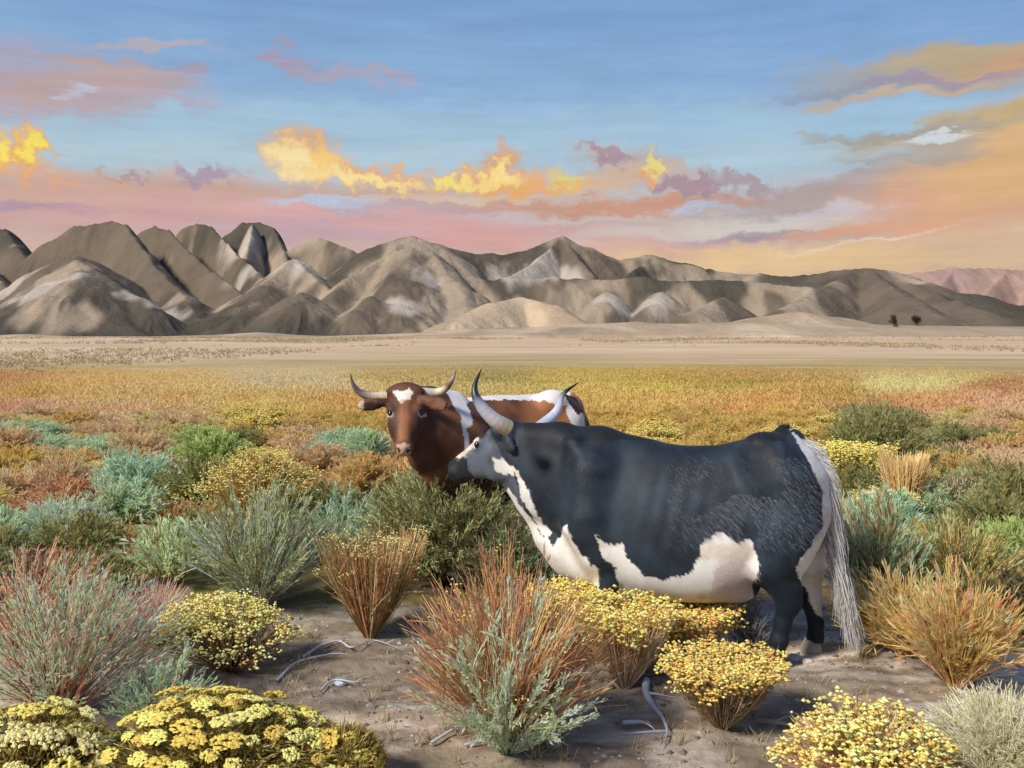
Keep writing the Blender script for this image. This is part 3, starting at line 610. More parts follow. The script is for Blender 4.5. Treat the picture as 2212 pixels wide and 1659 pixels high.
def black_cow():
    rng = np.random.default_rng(5)
    fr = Frame(1480, 6.2, math.radians(14)); L = fr.L
    root = empty('cow', tuple(fr.o), fr.rz)
    tag(root, 'black and white longhorn cow standing side on with its head turned away', 'cow', 'longhorn cattle standing in the brush')
    gz = float(ground_z(fr.o[0], fr.o[1]))
    s = SDF((-1.35, -.62, -.03), (1.55, .62, 1.75), .0125)
    st = []
    for (x, t, b, w) in ((1285, 938, 1235, .25), (1340, 944, 1262, .30), (1400, 952, 1284, .345), (1480, 963, 1296, .355), (1550, 962, 1298, .345), (1610, 948, 1270, .31), (1670, 936, 1222, .27), (1706, 945, 1170, .22)):
        a = L(x, t); b_ = L(x, b); st.append((a[0], a[2], b_[2], w))
    s.barrel(st)
    # hips, rump, shoulders
    for sg in (1, -1):
        s.ell(L(1655, 985, sg*.16), (.16, .12, .14), None, .08)
        s.chain([L(1690, 1040, sg*.14), L(1700, 1140, sg*.17), L(1690, 1200, sg*.185)], [.22, .19, .15], .08)
        s.chain([L(1275, 1020, sg*.13), L(1268, 1120, sg*.17), L(1290, 1195, sg*.19)], [.17, .15, .11], .08)
    s.chain([L(1695, 975), L(1728, 1040), L(1738, 1100), L(1730, 1160)], [.11, .155, .15, .12], .07, 1.3)
    for sg in (1, -1):
        s.ell(L(1640, 958, sg*.20), (.06, .06, .045), None, .05); s.ell(L(1738, 992, sg*.10), (.05, .045, .05), None, .04)
        s.cone(L(1238, 960, sg*.16), L(1275, 1110, sg*.235), .05, .06, .07); s.cone(L(1275, 1110, sg*.235), L(1262, 1170, sg*.22), .06, .05, .06)
        s.ell(L(1592, 1005, sg*.385), (.15, .07, .11), None, .10, True)
        s.cone(L(1318, 985, sg*.36), L(1322, 1150, sg*.40), .035, .035, .08, 1., True); s.cone(L(1222, 985, sg*.27), L(1215, 1120, sg*.29), .03, .035, .07, 1., True)
    # neck and brisket
    s.chain([L(1270, 1060), L(1195, 1035), L(1135, 992)], [.335, .27, .185], .09, .66)
    s.chain([L(1400, 985), L(1300, 965), L(1210, 947), L(1140, 937)], [.06, .09, .085, .07], .09, 1.2)
    s.chain([L(1090, 1030), L(1140, 1085), L(1190, 1160), L(1232, 1205)], [.045, .065, .10, .12], .05, .7)
    s.chain([L(1225, 1190), L(1290, 1215), L(1380, 1262)], [.12, .14, .10], .08, 1.2)
    # legs: near hind, far hind, near fore, far fore
    s.chain([L(1690, 1185, .19), L(1660, 1225, .19), L(1696, 1268, .18), L(1704, 1300, .175)], [.15, .105, .082, .072], .06)
    s.chain([L(1704, 1295, .175), L(1690, 1345, .17), L(1682, 1385, .17)], [.072, .047, .052], .03)
    s.chain([L(1682, 1383, .17), L(1678, 1400, .17)], [.054, .046], .02)
    s.chain([L(1738, 1150, -.14), L(1738, 1225, -.15), L(1748, 1290, -.16)], [.16, .105, .066], .06)
    s.chain([L(1750, 1286, -.16), L(1762, 1345, -.16), L(1761, 1376, -.16)], [.068, .043, .048], .03)
    s.chain([L(1761, 1374, -.16), L(1757, 1386, -.16)], [.05, .044], .02)
    s.chain([L(1292, 1190, .19), L(1312, 1255, .18), L(1313, 1275, .18), L(1310, 1350, .18), L(1309, 1385, .18), L(1304, 1402, .18)], [.105, .066, .062, .042, .05, .044], .04)
    s.chain([L(1240, 1195, -.10), L(1272, 1275, -.14), L(1276, 1340, -.15), L(1275, 1368, -.15), L(1270, 1382, -.15)], [.13, .072, .043, .05, .044], .05)
    # udder and flank fold
    s.ell(L(1585, 1258, .02), (.16, .13, .12), None, .05); s.ell(L(1600, 1285, .06), (.025, .022, .04), None, .02); s.ell(L(1560, 1290, .06), (.025, .022, .035), None, .02)
    s.chain([L(1655, 1200, .2), L(1610, 1225, .2), L(1570, 1262, .15)], [.05, .03, .02], .06)
    # tail dock and switch core
    s.chain([L(1690, 931, 0), L(1716, 945, 0), L(1757, 993, .02), L(1786, 1050, .03), L(1794, 1130, .03), L(1797, 1200, .03)], [.035, .042, .036, .03, .024, .02], .025)
    # head
    ps, p = math.radians(33), math.radians(23)
    f = fr.M@np.array([-math.cos(ps)*math.cos(p), math.sin(ps)*math.cos(p), -math.sin(p)])
    o = L(1098, 937, 0)
    P, R = head_prims(s, o, f, (0, 0, 1), 1.18, 1.0, .88, 1.15, 1.)
    # ear hanging below the near horn
    eb = L(1096, 945, .10); ear(s, eb, eb+np.array([-.045, .055, -.09]), .036, .02, .014, (.3, 1, 0))
    eb2 = L(1112, 935, -.10); ear(s, eb2, eb2+np.array([-.02, -.14, -.03]), .045, .02, .014, (1, 0, .3))
    V, Q = surface_nets(s.D, s.h, s.lo)
    px, py = fr.px(V); ly = V[:, 1]
    rb = sstep(1345, 1400, px)*(1-sstep(1520, 1570, px))*sstep(985, 1030, py)*(1-sstep(1180, 1240, py)); V[:, 1] += np.sign(ly)*rb*.0016*np.sin((px+.25*(py-1000))/6.2)
    n = fbm(V[:, 0]*5, V[:, 2]*9, 4, 201); n2 = fbm(V[:, 0]*22+V[:, 1]*9, V[:, 2]*12, 4, 203); n3 = fbm(V[:, 0]*3+5, V[:, 2]*3+V[:, 1]*2, 3, 207)
    blk = np.array([.010, .015, .023]); gry = np.array([.022, .034, .052]); w = np.clip(sstep(.40, .72, n)*.55+sstep(.45, .8, n2)*.35, 0, 1)
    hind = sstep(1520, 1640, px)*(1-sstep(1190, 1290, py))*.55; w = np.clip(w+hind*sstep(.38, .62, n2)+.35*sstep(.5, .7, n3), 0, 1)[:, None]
    C = blk*(1-w)+gry*w
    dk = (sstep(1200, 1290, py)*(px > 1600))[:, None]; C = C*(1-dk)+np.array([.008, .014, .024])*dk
    white = np.array([.74, .72, .70]); cream = np.array([.60, .50, .38]); mut = np.array([.36, .33, .33])
    # grey face
    face = inpoly(px, py, [(940, 860), (1062, 900), (1078, 950), (1092, 985), (1095, 1060), (1050, 1070), (940, 1050)]) | inpoly(px, py, [(1085, 1010), (1112, 1030), (1135, 1100), (1090, 1062), (1060, 1040)])
    C[face] = np.array([.085, .100, .130])*(.45+1.1*n2[face, None])*(.7+.6*n[face, None])
    soc = np.hypot((px-1036)/15, (py-936)/11) < 1+.5*(n2-.5); C[soc] = (.022, .026, .034)
    hb = inpoly(px, py, [(1050, 890), (1120, 890), (1120, 1000), (1085, 985), (1066, 945), (1052, 918)]) & (n2+.3*n > .52); C[hb] = np.array([.03, .037, .05])
    mz = polys_mask(px, py, [[(940, 978), (1004, 980), (1010, 1010), (1030, 1040), (1010, 1070), (940, 1060)]], 211, 3); C[mz] = (.016, .018, .024)
    WH = [[(960, 984), (1002, 948), (1027, 932), (1031, 948), (1018, 975), (998, 986)],
          [(1066, 990), (1092, 994), (1116, 1010), (1110, 1024), (1082, 1022), (1068, 1014)],
          [(1050, 1040), (1075, 1046), (1105, 1064), (1150, 1125), (1175, 1160), (1200, 1182), (1222, 1130), (1240, 1180), (1262, 1200), (1293, 1235), (1296, 1440), (1230, 1440), (1180, 1300), (1150, 1240), (1100, 1120), (1050, 1060)],
          [(1112, 1014), (1122, 1020), (1140, 1065), (1160, 1110), (1190, 1150), (1180, 1165), (1150, 1120), (1125, 1070)],
          [(1278, 1105), (1292, 1165), (1316, 1176), (1340, 1172), (1361, 1211), (1400, 1250), (1446, 1247), (1488, 1240), (1511, 1192), (1522, 1167), (1551, 1150), (1590, 1168), (1616, 1164), (1632, 1191), (1642, 1232), (1626, 1256), (1628, 1330), (1330, 1330), (1338, 1262), (1330, 1225), (1300, 1205)],
          [(1706, 925), (1745, 955), (1830, 1050), (1830, 1240), (1780, 1240), (1780, 1150), (1776, 1060), (1748, 1002)],
          [(1748, 1186), (1790, 1120), (1840, 1130), (1830, 1330), (1762, 1330), (1738, 1270), (1716, 1226)]]
    wm = polys_mask(px, py, WH, 221, 6)
    tint = fbm(V[:, 0]*6, V[:, 2]*10, 3, 231)[:, None]; wc = white*(1-sstep(.5, .72, tint)*.75)+cream*sstep(.5, .72, tint)*.75
    C[wm] = wc[wm]*(.9+.2*n2[wm, None])
    ud = inpoly(px, py, [(1545, 1225), (1600, 1205), (1640, 1250), (1600, 1320), (1530, 1310)]) & wm; C[ud] = np.array([.62, .52, .50])
    # scattered pale brush marks of mixed hair on the hind quarter
    fl = (n2 > 2) & (px > 1500) & (px < 1760) & (py < 1170) & ~wm; C[fl] = C[fl]*.75+np.array([.24, .27, .32])*.25
    dors = (py < 948+8*n) & (px > 1130) & (px < 1700); C[dors] = (.012, .014, .017)
    me = mesh_np('body', V, Q, np.clip(C, 0, .9), True); body = link('body', me, M_hide, root)
    coat_hair(V, Q, C, 130000, rng, root, (-1, 0, -.75), (.018, .042), .0026, .22)
    # long hair fringe at white edges and tail head tuft
    g = Geo(); n_ = 90; b0 = np.array([L(rng.uniform(1686, 1706), rng.uniform(922, 928), rng.uniform(-.03, .03)) for _ in range(n_)])
    strands(g, b0, b0+[0, 0, .015], b0+np.stack([rng.uniform(-.02, .03, n_), rng.uniform(-.03, .03, n_), rng.uniform(.01, .038, n_)], 1), .002, .0005, 2, (.012, .012, .014), (.02, .02, .022))
    tag(g.build('tail_tuft', M_hair, root), 'short black tuft at the top of the rump', kind='stuff')
    g = Geo(); ok = (px > 1440) & (px < 1775) & (py > 985) & (py < 1185) & (V[:, 1] > .05) & ~wm; cand = np.nonzero(ok)[0]; wgt = np.exp(-((px[cand]-1600)/110)**2-((py[cand]-1090)/90)**2)*(n3[cand] > .42)+.02
    b0 = V[rng.choice(cand, 2600, p=wgt/wgt.sum())]; b0 = b0+[0, .001, 0]; d_ = np.array([-.030, .004, -.034])*rng.uniform(.4, 1.3, (2600, 1))+rng.normal(size=(2600, 3))*.007
    strands(g, b0, b0+d_*.5+[0, .010, .004], b0+d_, .0009, .0003, 2, (.07, .085, .11), (.13, .15, .19)); tag(g.build('pale_hair', M_hair, root), kind='stuff')
    # tail switch of long white hair
    g = Geo(); n_ = 6500
    t0 = rng.uniform(0, 1, n_)**.8; key = np.array([L(1718, 945), L(1760, 993, .03), L(1790, 1055, .04), L(1797, 1130, .04), L(1800, 1210, .04)])
    sidx = t0*4; j = np.minimum(sidx.astype(int), 3); fq = (sidx-j)[:, None]; b0 = key[j]*(1-fq)+key[j+1]*fq
    sp = rng.normal(size=(n_, 3))*np.array([.015, .022, .01])
    endk = np.array([L(1785, 1010, .02), L(1806, 1080, .03), L(1806, 1180, .04), L(1812, 1290, .04), L(1846, 1392, .05)]); e0 = endk[j]*(1-fq)+endk[j+1]*fq
    e0 = e0+rng.normal(size=(n_, 3))*np.array([.017, .024, .03])*(0.4+t0[:, None]); e0[:, 2] += rng.uniform(-.03, .10, n_); m0 = (b0+e0)/2+sp+np.array([-.03, 0, 0])
    cw = np.array([.92, .90, .88])*rng.uniform(.85, 1.03, (n_, 1)); dk = rng.random(n_) < .04; cw[dk] = (.05, .06, .08)
    strands(g, b0+sp, m0, e0, .0036, .0010, 4, cw, cw*.95)
    tag(g.build('tail_switch', M_tail, root), 'long white hair of the tail', kind='stuff')
    # horns
    near = [fr.W(1097, 925, 6.02), fr.W(1066, 905, 5.97), fr.W(1036, 872, 5.95), fr.W(1025, 838, 5.97), fr.W(1040, 796, 6.02)]
    far = [fr.W(1140, 943, 6.45), fr.W(1176, 916, 6.58), fr.W(1203, 888, 6.70), fr.W(1216, 852, 6.80), fr.W(1251, 825, 6.86)]
    cs = [(0, (176, 158, 128)), (.25, (200, 196, 196)), (.45, (170, 178, 196)), (.62, (46, 50, 62)), (1, (18, 20, 26))]
    curved_horn('horn', near, .052, root, cs); curved_horn('horn', far, .050, root, [(0, (150, 150, 150)), (.4, (206, 214, 228)), (.66, (170, 170, 176)), (.8, (50, 50, 56)), (1, (20, 20, 24))])
    bvh = BVHTree.FromPolygons([tuple(v) for v in V], [tuple(q) for q in Q])
    for sg in (1, -1):
        h, nr_, _, _ = bvh.ray_cast(Vector(P(.165, sg*.4, .0)), Vector(-R[:, 1]*sg)); ball('eye', np.array(h)-np.array(nr_)*.010, .023, M_eye, root)
    for c in (L(1676, 1400, .17), L(1755, 1387, -.16), L(1302, 1404, .18), L(1268, 1383, -.15)):
        zt = c[2]; hoof((c[0]+.0, c[1], float(ground_z(fr.o[0], fr.o[1]))-.015), .052, max(zt+.02, .06), root, (150, 142, 132) if c[1] < 0 and c[0] < 0 else (40, 38, 40))
black_cow()

def brown_cow():
    rng = np.random.default_rng(9)
    fr = Frame(1090, 8.55, math.radians(-34)); L = fr.L; Wp = fr.W
    root = empty('cow', tuple(fr.o), fr.rz)
    tag(root, 'brown longhorn cow with white forehead patch, facing the viewer behind the black cow', 'cow', 'longhorn cattle standing in the brush')
    s = SDF((-1.25, -.6, -.05), (1.75, .62, 1.78), .0135)
    st = []
    for (x, t, b, w) in ((985, 866, 1075, .27), (1020, 857, 1085, .31), (1070, 853, 1090, .36), (1120, 853, 1085, .37), (1165, 850, 1072, .34), (1195, 851, 1045, .30), (1215, 858, 1015, .26)):
        a = L(x, t); b_ = L(x, b); st.append((a[0], a[2], b_[2], w))
    s.barrel(st)
    for sg in (1, -1):
        s.ell(L(1195, 872, sg*.17), (.15, .12, .12), None, .08)
        s.chain([L(1218, 910, sg*.14), L(1218, 990, sg*.17), L(1200, 1050, sg*.19), L(1222, 1100, sg*.18), L(1214, 1150, sg*.18), L(1210, 1180, sg*.18)], [.19, .17, .11, .065, .043, .05], .06)
        s.chain([L(985, 930, sg*.14), L(978, 1010, sg*.18), L(985, 1070, sg*.19), L(988, 1120, sg*.18), L(985, 1185, sg*.18), L(982, 1225, sg*.18)], [.17, .15, .10, .063, .043, .05], .06)
    s.chain([L(1225, 880), L(1232, 930), L(1228, 980)], [.13, .15, .13], .08, 1.2)
    s.chain([L(1215, 855), L(1240, 868), L(1252, 905), L(1256, 960), L(1255, 1050)], [.04, .036, .03, .025, .02], .03)
    # neck comes forward to the head
    ny = 7.72
    s.chain([Wp(985, 960, 8.05), Wp(955, 945, 7.95), Wp(925, 930, 7.85), Wp(893, 893, 7.78)], [.36, .29, .235, .16], .09, .85)
    s.chain([Wp(975, 880, 8.1), Wp(930, 868, 7.95), Wp(890, 855, 7.75)], [.14, .11, .09], .07)
    s.chain([Wp(893, 950, 7.68), Wp(912, 985, 7.72), Wp(945, 1020, 7.85), Wp(985, 1060, 8.0)], [.06, .10, .13, .15], .06, .8)
    f = fr.M@np.array([.02, -.60, -.79]); u = fr.M@np.array([-.02, -.79, .6])
    o = Wp(876, 850, 7.66); P, R = head_prims(s, o, f, u, 1.10, 1.10, .86, .86, 1.15)
    ear(s, Wp(832, 868, 7.60), Wp(772, 878, 7.50), .052, .02, .015, fr.M@np.array([0, -1, .3])); ear(s, Wp(914, 862, 7.58), Wp(972, 880, 7.50), .058, .02, .015, fr.M@np.array([0, -1, .3]))
    V, Q = surface_nets(s.D, s.h, s.lo)
    px, py = fr.px(V); wp = fr.world(V)
    n = fbm(V[:, 0]*4+V[:, 1]*3, V[:, 2]*5, 4, 301); n2 = fbm(V[:, 0]*25+V[:, 1]*13, V[:, 2]*14, 4, 303)
    a = np.array(lin((86, 54, 38))); b = np.array(lin((128, 84, 56))); d = np.array(lin((56, 30, 22))); w = sstep(.35, .7, n)[:, None]
    C = (a*(1-w)+b*w)*(.75+.5*n2[:, None]); w = (sstep(.6, .8, fbm(V[:, 0]*3+4, V[:, 2]*3, 3, 311))*.7)[:, None]; C = C*(1-w)+d*w
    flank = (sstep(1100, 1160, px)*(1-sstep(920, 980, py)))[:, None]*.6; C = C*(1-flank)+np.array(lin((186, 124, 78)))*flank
    headz = wp[:, 1] < 7.75
    WB = [[(960, 838), (1030, 852), (1062, 850), (1070, 862), (1006, 868), (1014, 885), (1020, 905), (1020, 918), (1003, 922), (996, 900), (978, 872)],
          [(996, 905), (1004, 905), (1014, 950), (1018, 990), (1008, 990)],
          [(1020, 820), (1230, 820), (1232, 872), (1216, 876), (1180, 866), (1120, 864), (1060, 862)],
          [(1226, 856), (1244, 866), (1276, 930), (1276, 1000), (1250, 1000), (1240, 930), (1224, 890)]]
    wm = polys_mask(px, py, WB, 321, 3) & ~headz & ((V[:, 1] > -.05) | (py < 862)); C[wm] = np.array([.74, .70, .68])*(.85+.3*n2[wm, None])
    tl = inpoly(px, py, [(1218, 850), (1244, 858), (1262, 890), (1248, 896), (1230, 872)]) | inpoly(px, py, [(1262, 900), (1290, 930), (1290, 1010), (1272, 1010)]); C[tl] = d*.9
    star = polys_mask(px, py, [[(846, 850), (862, 838), (886, 836), (910, 846), (908, 862), (892, 878), (866, 880), (856, 868)]], 331, 1.2) & headz
    star = polys_mask(px, py, [[(846, 846), (858, 842), (870, 845), (884, 838), (893, 846), (886, 860), (868, 872), (860, 866), (856, 856)]], 331, 1.2) & headz
    C[star] = (.76, .68, .62)
    mz = inpoly(px, py, [(852, 945), (884, 943), (892, 955), (884, 985), (846, 982), (840, 960)]) & headz
    # pink nose, pale lips
    f3 = (V-o)@R; tt = f3[:, 0]/(1.10*.88)
    nose = headz & (tt > .455) & (np.abs(f3[:, 1]) < .052) & (f3[:, 2] > -.112); C[nose] = np.array(lin((206, 174, 150)))*(.8+.35*n2[nose, None])
    lip = headz & (tt > .39) & (f3[:, 2] < -.112) & (f3[:, 2] > -.20) & (np.abs(f3[:, 1]) < .085) & (px < 893) & (py > 940); C[lip] = np.array(lin((216, 190, 180)))*(.85+.3*n2[lip, None])
    for sg in (-1, 1):
        nd = np.linalg.norm((f3-np.array([.497*1.10*.88, sg*.036*.86*1.16*1.1, -.050*1.1]))/np.array([1.3, 1, 1]), axis=1) < .020; C[nd] = (.03, .015, .012)
    for (ex, ey) in ((841, 892), (912, 892)):
        ring = headz & (np.hypot((px-ex)/10, (py-ey-2)/8) < 1) & (py > ey-3); C[ring] = (.60, .54, .50); ring = headz & (np.hypot((px-ex)/9, (py-ey+3)/6) < 1); C[ring] = (.05, .025, .02)
    fy = np.abs(f3[:, 1])+(n2-.5)*.03; br = headz & (f3[:, 2] > -.12) & (tt > .10) & (tt < .43)
    kk = (sstep(.045, .065, fy)*(1-sstep(.10, .13, fy))*sstep(.10, .18, tt)*br)[:, None]*.6; C = np.where(kk > 0, C*(1-kk)+np.array(lin((58, 32, 24)))*kk, C)
    kk = ((1-sstep(.02, .045, fy))*br)[:, None]*.5; C = np.where(kk > 0, C*(1-kk)+np.array(lin((160, 104, 70)))*kk, C)
    mouth = headz & (tt > .40) & (np.abs(f3[:, 2]+.118) < .006) & (np.abs(f3[:, 1]) < .09) & (px < 893); C[mouth] = (.08, .04, .03)
    bridge_tone = headz & (np.abs(f3[:, 1]) < .05) & (tt > .2) & (tt < .42); C[bridge_tone] = C[bridge_tone]*1.15  # coat slightly lighter along the middle of the face
    et = headz & (px < 786+(n2-.5)*10) & (py > 862) & (py < 884); C[et] = (.50, .40, .30)
    ei = headz & (np.hypot((px-804)/20, (py-(878+(n2-.5)*6))/9) < 1); C[ei] = C[ei]*.35
    me = mesh_np('body', V, Q, np.clip(C, 0, .9), True); link('body', me, M_hide, root)
    coat_hair(V, Q, C, 60000, rng, root, (-1, 0, -.7), (.012, .022), .003)
    lh = [Wp(834, 856, 7.64), Wp(800, 856, 7.60), Wp(775, 846, 7.55), Wp(762, 828, 7.50), Wp(757, 806, 7.48)]
    rh = [Wp(910, 848, 7.68), Wp(942, 848, 7.70), Wp(964, 838, 7.68), Wp(978, 818, 7.64), Wp(986, 797, 7.62)]
    cs = [(0, (214, 198, 160)), (.2, (196, 180, 160)), (.45, (176, 158, 150)), (.8, (120, 104, 104)), (1, (70, 56, 56))]
    curved_horn('horn', lh, .041, root, cs); curved_horn('horn', rh, .041, root, [(0, (186, 172, 170)), (.35, (222, 206, 176)), (.6, (110, 80, 66)), (.8, (170, 158, 160)), (1, (90, 76, 74))])
    for (ex, ey) in ((842, 893), (911, 893)):
        h, nr_ = ray_hit(fr, V, Q, ex, ey); ball('eye', h-nr_*.011, .022, M_eye, root)
    for sg in (1, -1):
        for q in (L(1208, 1186, sg*.18), L(980, 1230, sg*.18)): hoof((q[0], q[1], -.03), .052, max(q[2]+.06, .08), root)
brown_cow()

# ------------------------------------------------------------------ plants
def fan_points(n, rng, R, H, kind='dome', lean=(0, 0), base_r=.06, inner=.0):
    """start, middle and end points of n stems that rise from one crown"""
    az_ = rng.uniform(0, 2*np.pi, n); q = np.sqrt(rng.uniform(inner, 1, n))
    if kind == 'dome': hr = H*np.sqrt(np.clip(1-(q*.93)**2, .05, 1))*rng.uniform(.78, 1.08, n); er = R*q
    elif kind == 'vase': hr = H*(.86+.14*q)*rng.uniform(.88, 1.05, n); er = R*q
    elif kind == 'spike': hr = H*(1-.45*q)*rng.uniform(.55, 1.15, n); er = R*q
    else: hr = H*(1-.75*q)*rng.uniform(.6, 1.1, n); er = R*q
    D = np.stack([np.cos(az_), np.sin(az_)], 1)
    b = np.zeros((n, 3)); b[:, :2] = D*(base_r*R*q)[:, None]+rng.normal(size=(n, 2))*.01*R; b[:, 2] = -.02
    e = np.zeros((n, 3)); e[:, :2] = D*er[:, None]+np.array(lean)*hr[:, None]/H; e[:, 2] = hr
    m = (b+e)/2
    if kind == 'vase': m[:, :2] = b[:, :2]+(e[:, :2]-b[:, :2])*.62; m[:, 2] = hr*.42
    elif kind == 'low': m[:, :2] = b[:, :2]+(e[:, :2]-b[:, :2])*.35; m[:, 2] = hr*.75
    else: m[:, :2] = b[:, :2]+(e[:, :2]-b[:, :2])*.38; m[:, 2] = hr*.55
    m += rng.normal(size=(n, 3))*.035*R
    return b, m, e
def bez(b, m, e, t): return (1-t)**2*b+2*t*(1-t)*m+t*t*e
def bezt(b, m, e, t): return nrm(2*(1-t)*(m-b)+2*t*(e-m))
def shrub(root, rng, R, H, n, kind, stem_pal, leaf_pal=None, lpn=30, ll=(.03, .055), lw=.008, t0=.35, stem_w=.004, leaf_spread=.45,
          flower_pal=None, fr_=(.008, .014), fpn=7, fspread=.03, lean=(0, 0), feather=None, fl_frac=1., segs=4, names=('stems', 'foliage', 'flowers'), inner=0., blade=None, off=(0, 0)):
    b, m, e = fan_points(n, rng, R, H, kind, lean, inner=inner); b, m, e = [q_+np.array([off[0], off[1]*k_, 0]) for q_, k_ in ((b, .3), (m, 1), (e, 1))]
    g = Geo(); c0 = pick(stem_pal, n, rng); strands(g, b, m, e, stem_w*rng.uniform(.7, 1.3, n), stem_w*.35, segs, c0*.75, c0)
    # side twigs
    k = n*2; ii = rng.integers(0, n, k); t = rng.uniform(.3, .8, (k, 1)); p = bez(b[ii], m[ii], e[ii], t); d = bezt(b[ii], m[ii], e[ii], t)
    d2 = nrm(d+rng.normal(size=(k, 3))*.42+[0, 0, .15]); ln = (H*.28*rng.uniform(.5, 1.2, (k, 1))); q = p+d2*ln
    strands(g, p, (p+q)/2+d*ln*.12, q, stem_w*.55, stem_w*.2, 2, pick(stem_pal, k, rng), pick(stem_pal, k, rng))
    o1 = tag(g.build(names[0], M_wood, root), kind='stuff')
    if leaf_pal is not None:
        g = Geo(); N_ = n*lpn; allb = np.concatenate([np.arange(n), n+np.arange(k)]); 
        ii2 = rng.integers(0, n, N_); tt = t0+(1-t0)*rng.random((N_, 1))**.8; P = bez(b[ii2], m[ii2], e[ii2], tt); D = bezt(b[ii2], m[ii2], e[ii2], tt)
        use = rng.random(N_) < .45; j = rng.integers(0, k, N_); s_ = rng.random((N_, 1)); P = np.where(use[:, None], p[j]*(1-s_)+q[j]*s_, P); D = np.where(use[:, None], d2[j], D)
        P = P+rng.normal(size=(N_, 3))*.006; D = nrm(D+rng.normal(size=(N_, 3))*leaf_spread+[0, 0, .1])
        # one colour family to each stem, so that light and dark plumes read
        pal = np.array([lin(c) for c in leaf_pal]); sc = pal[rng.integers(0, len(pal), n+k)]*rng.uniform(.78, 1.15, (n+k, 1)); Cc = desat(np.where(use[:, None], sc[n+j], sc[ii2]))*rng.uniform(.85, 1.12, (N_, 1))*1.85*np.array([1.02, 1.0, .82]); Cc = desat(Cc, .88); Cc = cap(Cc*np.array([1.0, 1.06, .95]))
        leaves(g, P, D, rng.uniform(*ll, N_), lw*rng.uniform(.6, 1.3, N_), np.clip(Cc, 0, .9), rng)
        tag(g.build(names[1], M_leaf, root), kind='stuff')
    if blade is not None:
        cnt, L_, w_, pal = blade; g = Geo(); jj = rng.integers(0, n, cnt); tt = rng.uniform(.45, .98, (cnt, 1)); P = bez(b[jj], m[jj], e[jj], tt); D = nrm(bezt(b[jj], m[jj], e[jj], tt)+rng.normal(size=(cnt, 3))*.22)
        leaves(g, P, D, rng.uniform(.6, 1.3, cnt)*L_, w_, pick(pal, cnt, rng), rng); tag(g.build('seed_heads', M_leaf, root), kind='stuff')
    if flower_pal is not None:
        g = Geo(); fpn = fpn*2; fr_ = (fr_[0]*.66, fr_[1]*.74); tips = np.concatenate([e, q[q[:, 2] > H*.62]]); 
        tips = tips[rng.random(len(tips)) < fl_frac]; nf = len(tips)*fpn
        P = tips.repeat(fpn, 0)+rng.normal(size=(nf, 3))*fspread*np.array([1, 1, .5])
        puffs(g, P, rng.uniform(*fr_, nf), pick(flower_pal, nf, rng, .12), rng); tag(g.build(names[2], M_flower, root), kind='stuff')
    return b, m, e
def place(name, dx, dy, label, cat, group=None):
    X, Y, Z = on_ground(dx, dy); return tag(empty(name, (X, Y, Z)), label, cat, group), Y/F    # metres per reference pixel

MINT = [(184, 208, 166), (168, 200, 172), (196, 214, 182), (146, 172, 146)]
SAGE = [(166, 172, 120), (142, 146, 92), (180, 186, 138), (120, 124, 78)]
SILV = [(200, 210, 194), (182, 200, 190), (212, 218, 202)]
TEAL = [(156, 186, 170), (138, 168, 158), (176, 198, 180)]
RUST = [(206, 130, 88), (186, 108, 72), (216, 150, 106), (172, 108, 76)]
BRN = [(130, 100, 76), (112, 84, 64), (150, 118, 90)]
PINK = [(226, 168, 130), (218, 152, 116), (232, 186, 150)]
GOLD = [(226, 176, 64), (212, 150, 50), (234, 192, 92)]
STRW = [(222, 190, 130), (206, 172, 110), (232, 208, 158)]
YEL = [(238, 208, 64), (226, 188, 44), (244, 224, 110), (214, 170, 40)]
PALEY = [(244, 230, 140), (238, 218, 110), (232, 206, 96)]
OLIV = [(138, 122, 52), (120, 108, 48), (156, 138, 66)]
ORNG = [(226, 164, 100), (216, 142, 84), (236, 182, 116)]
GRN = [(160, 172, 96), (144, 156, 82), (178, 188, 116)]
WHT = [(196, 200, 208), (176, 178, 186)]

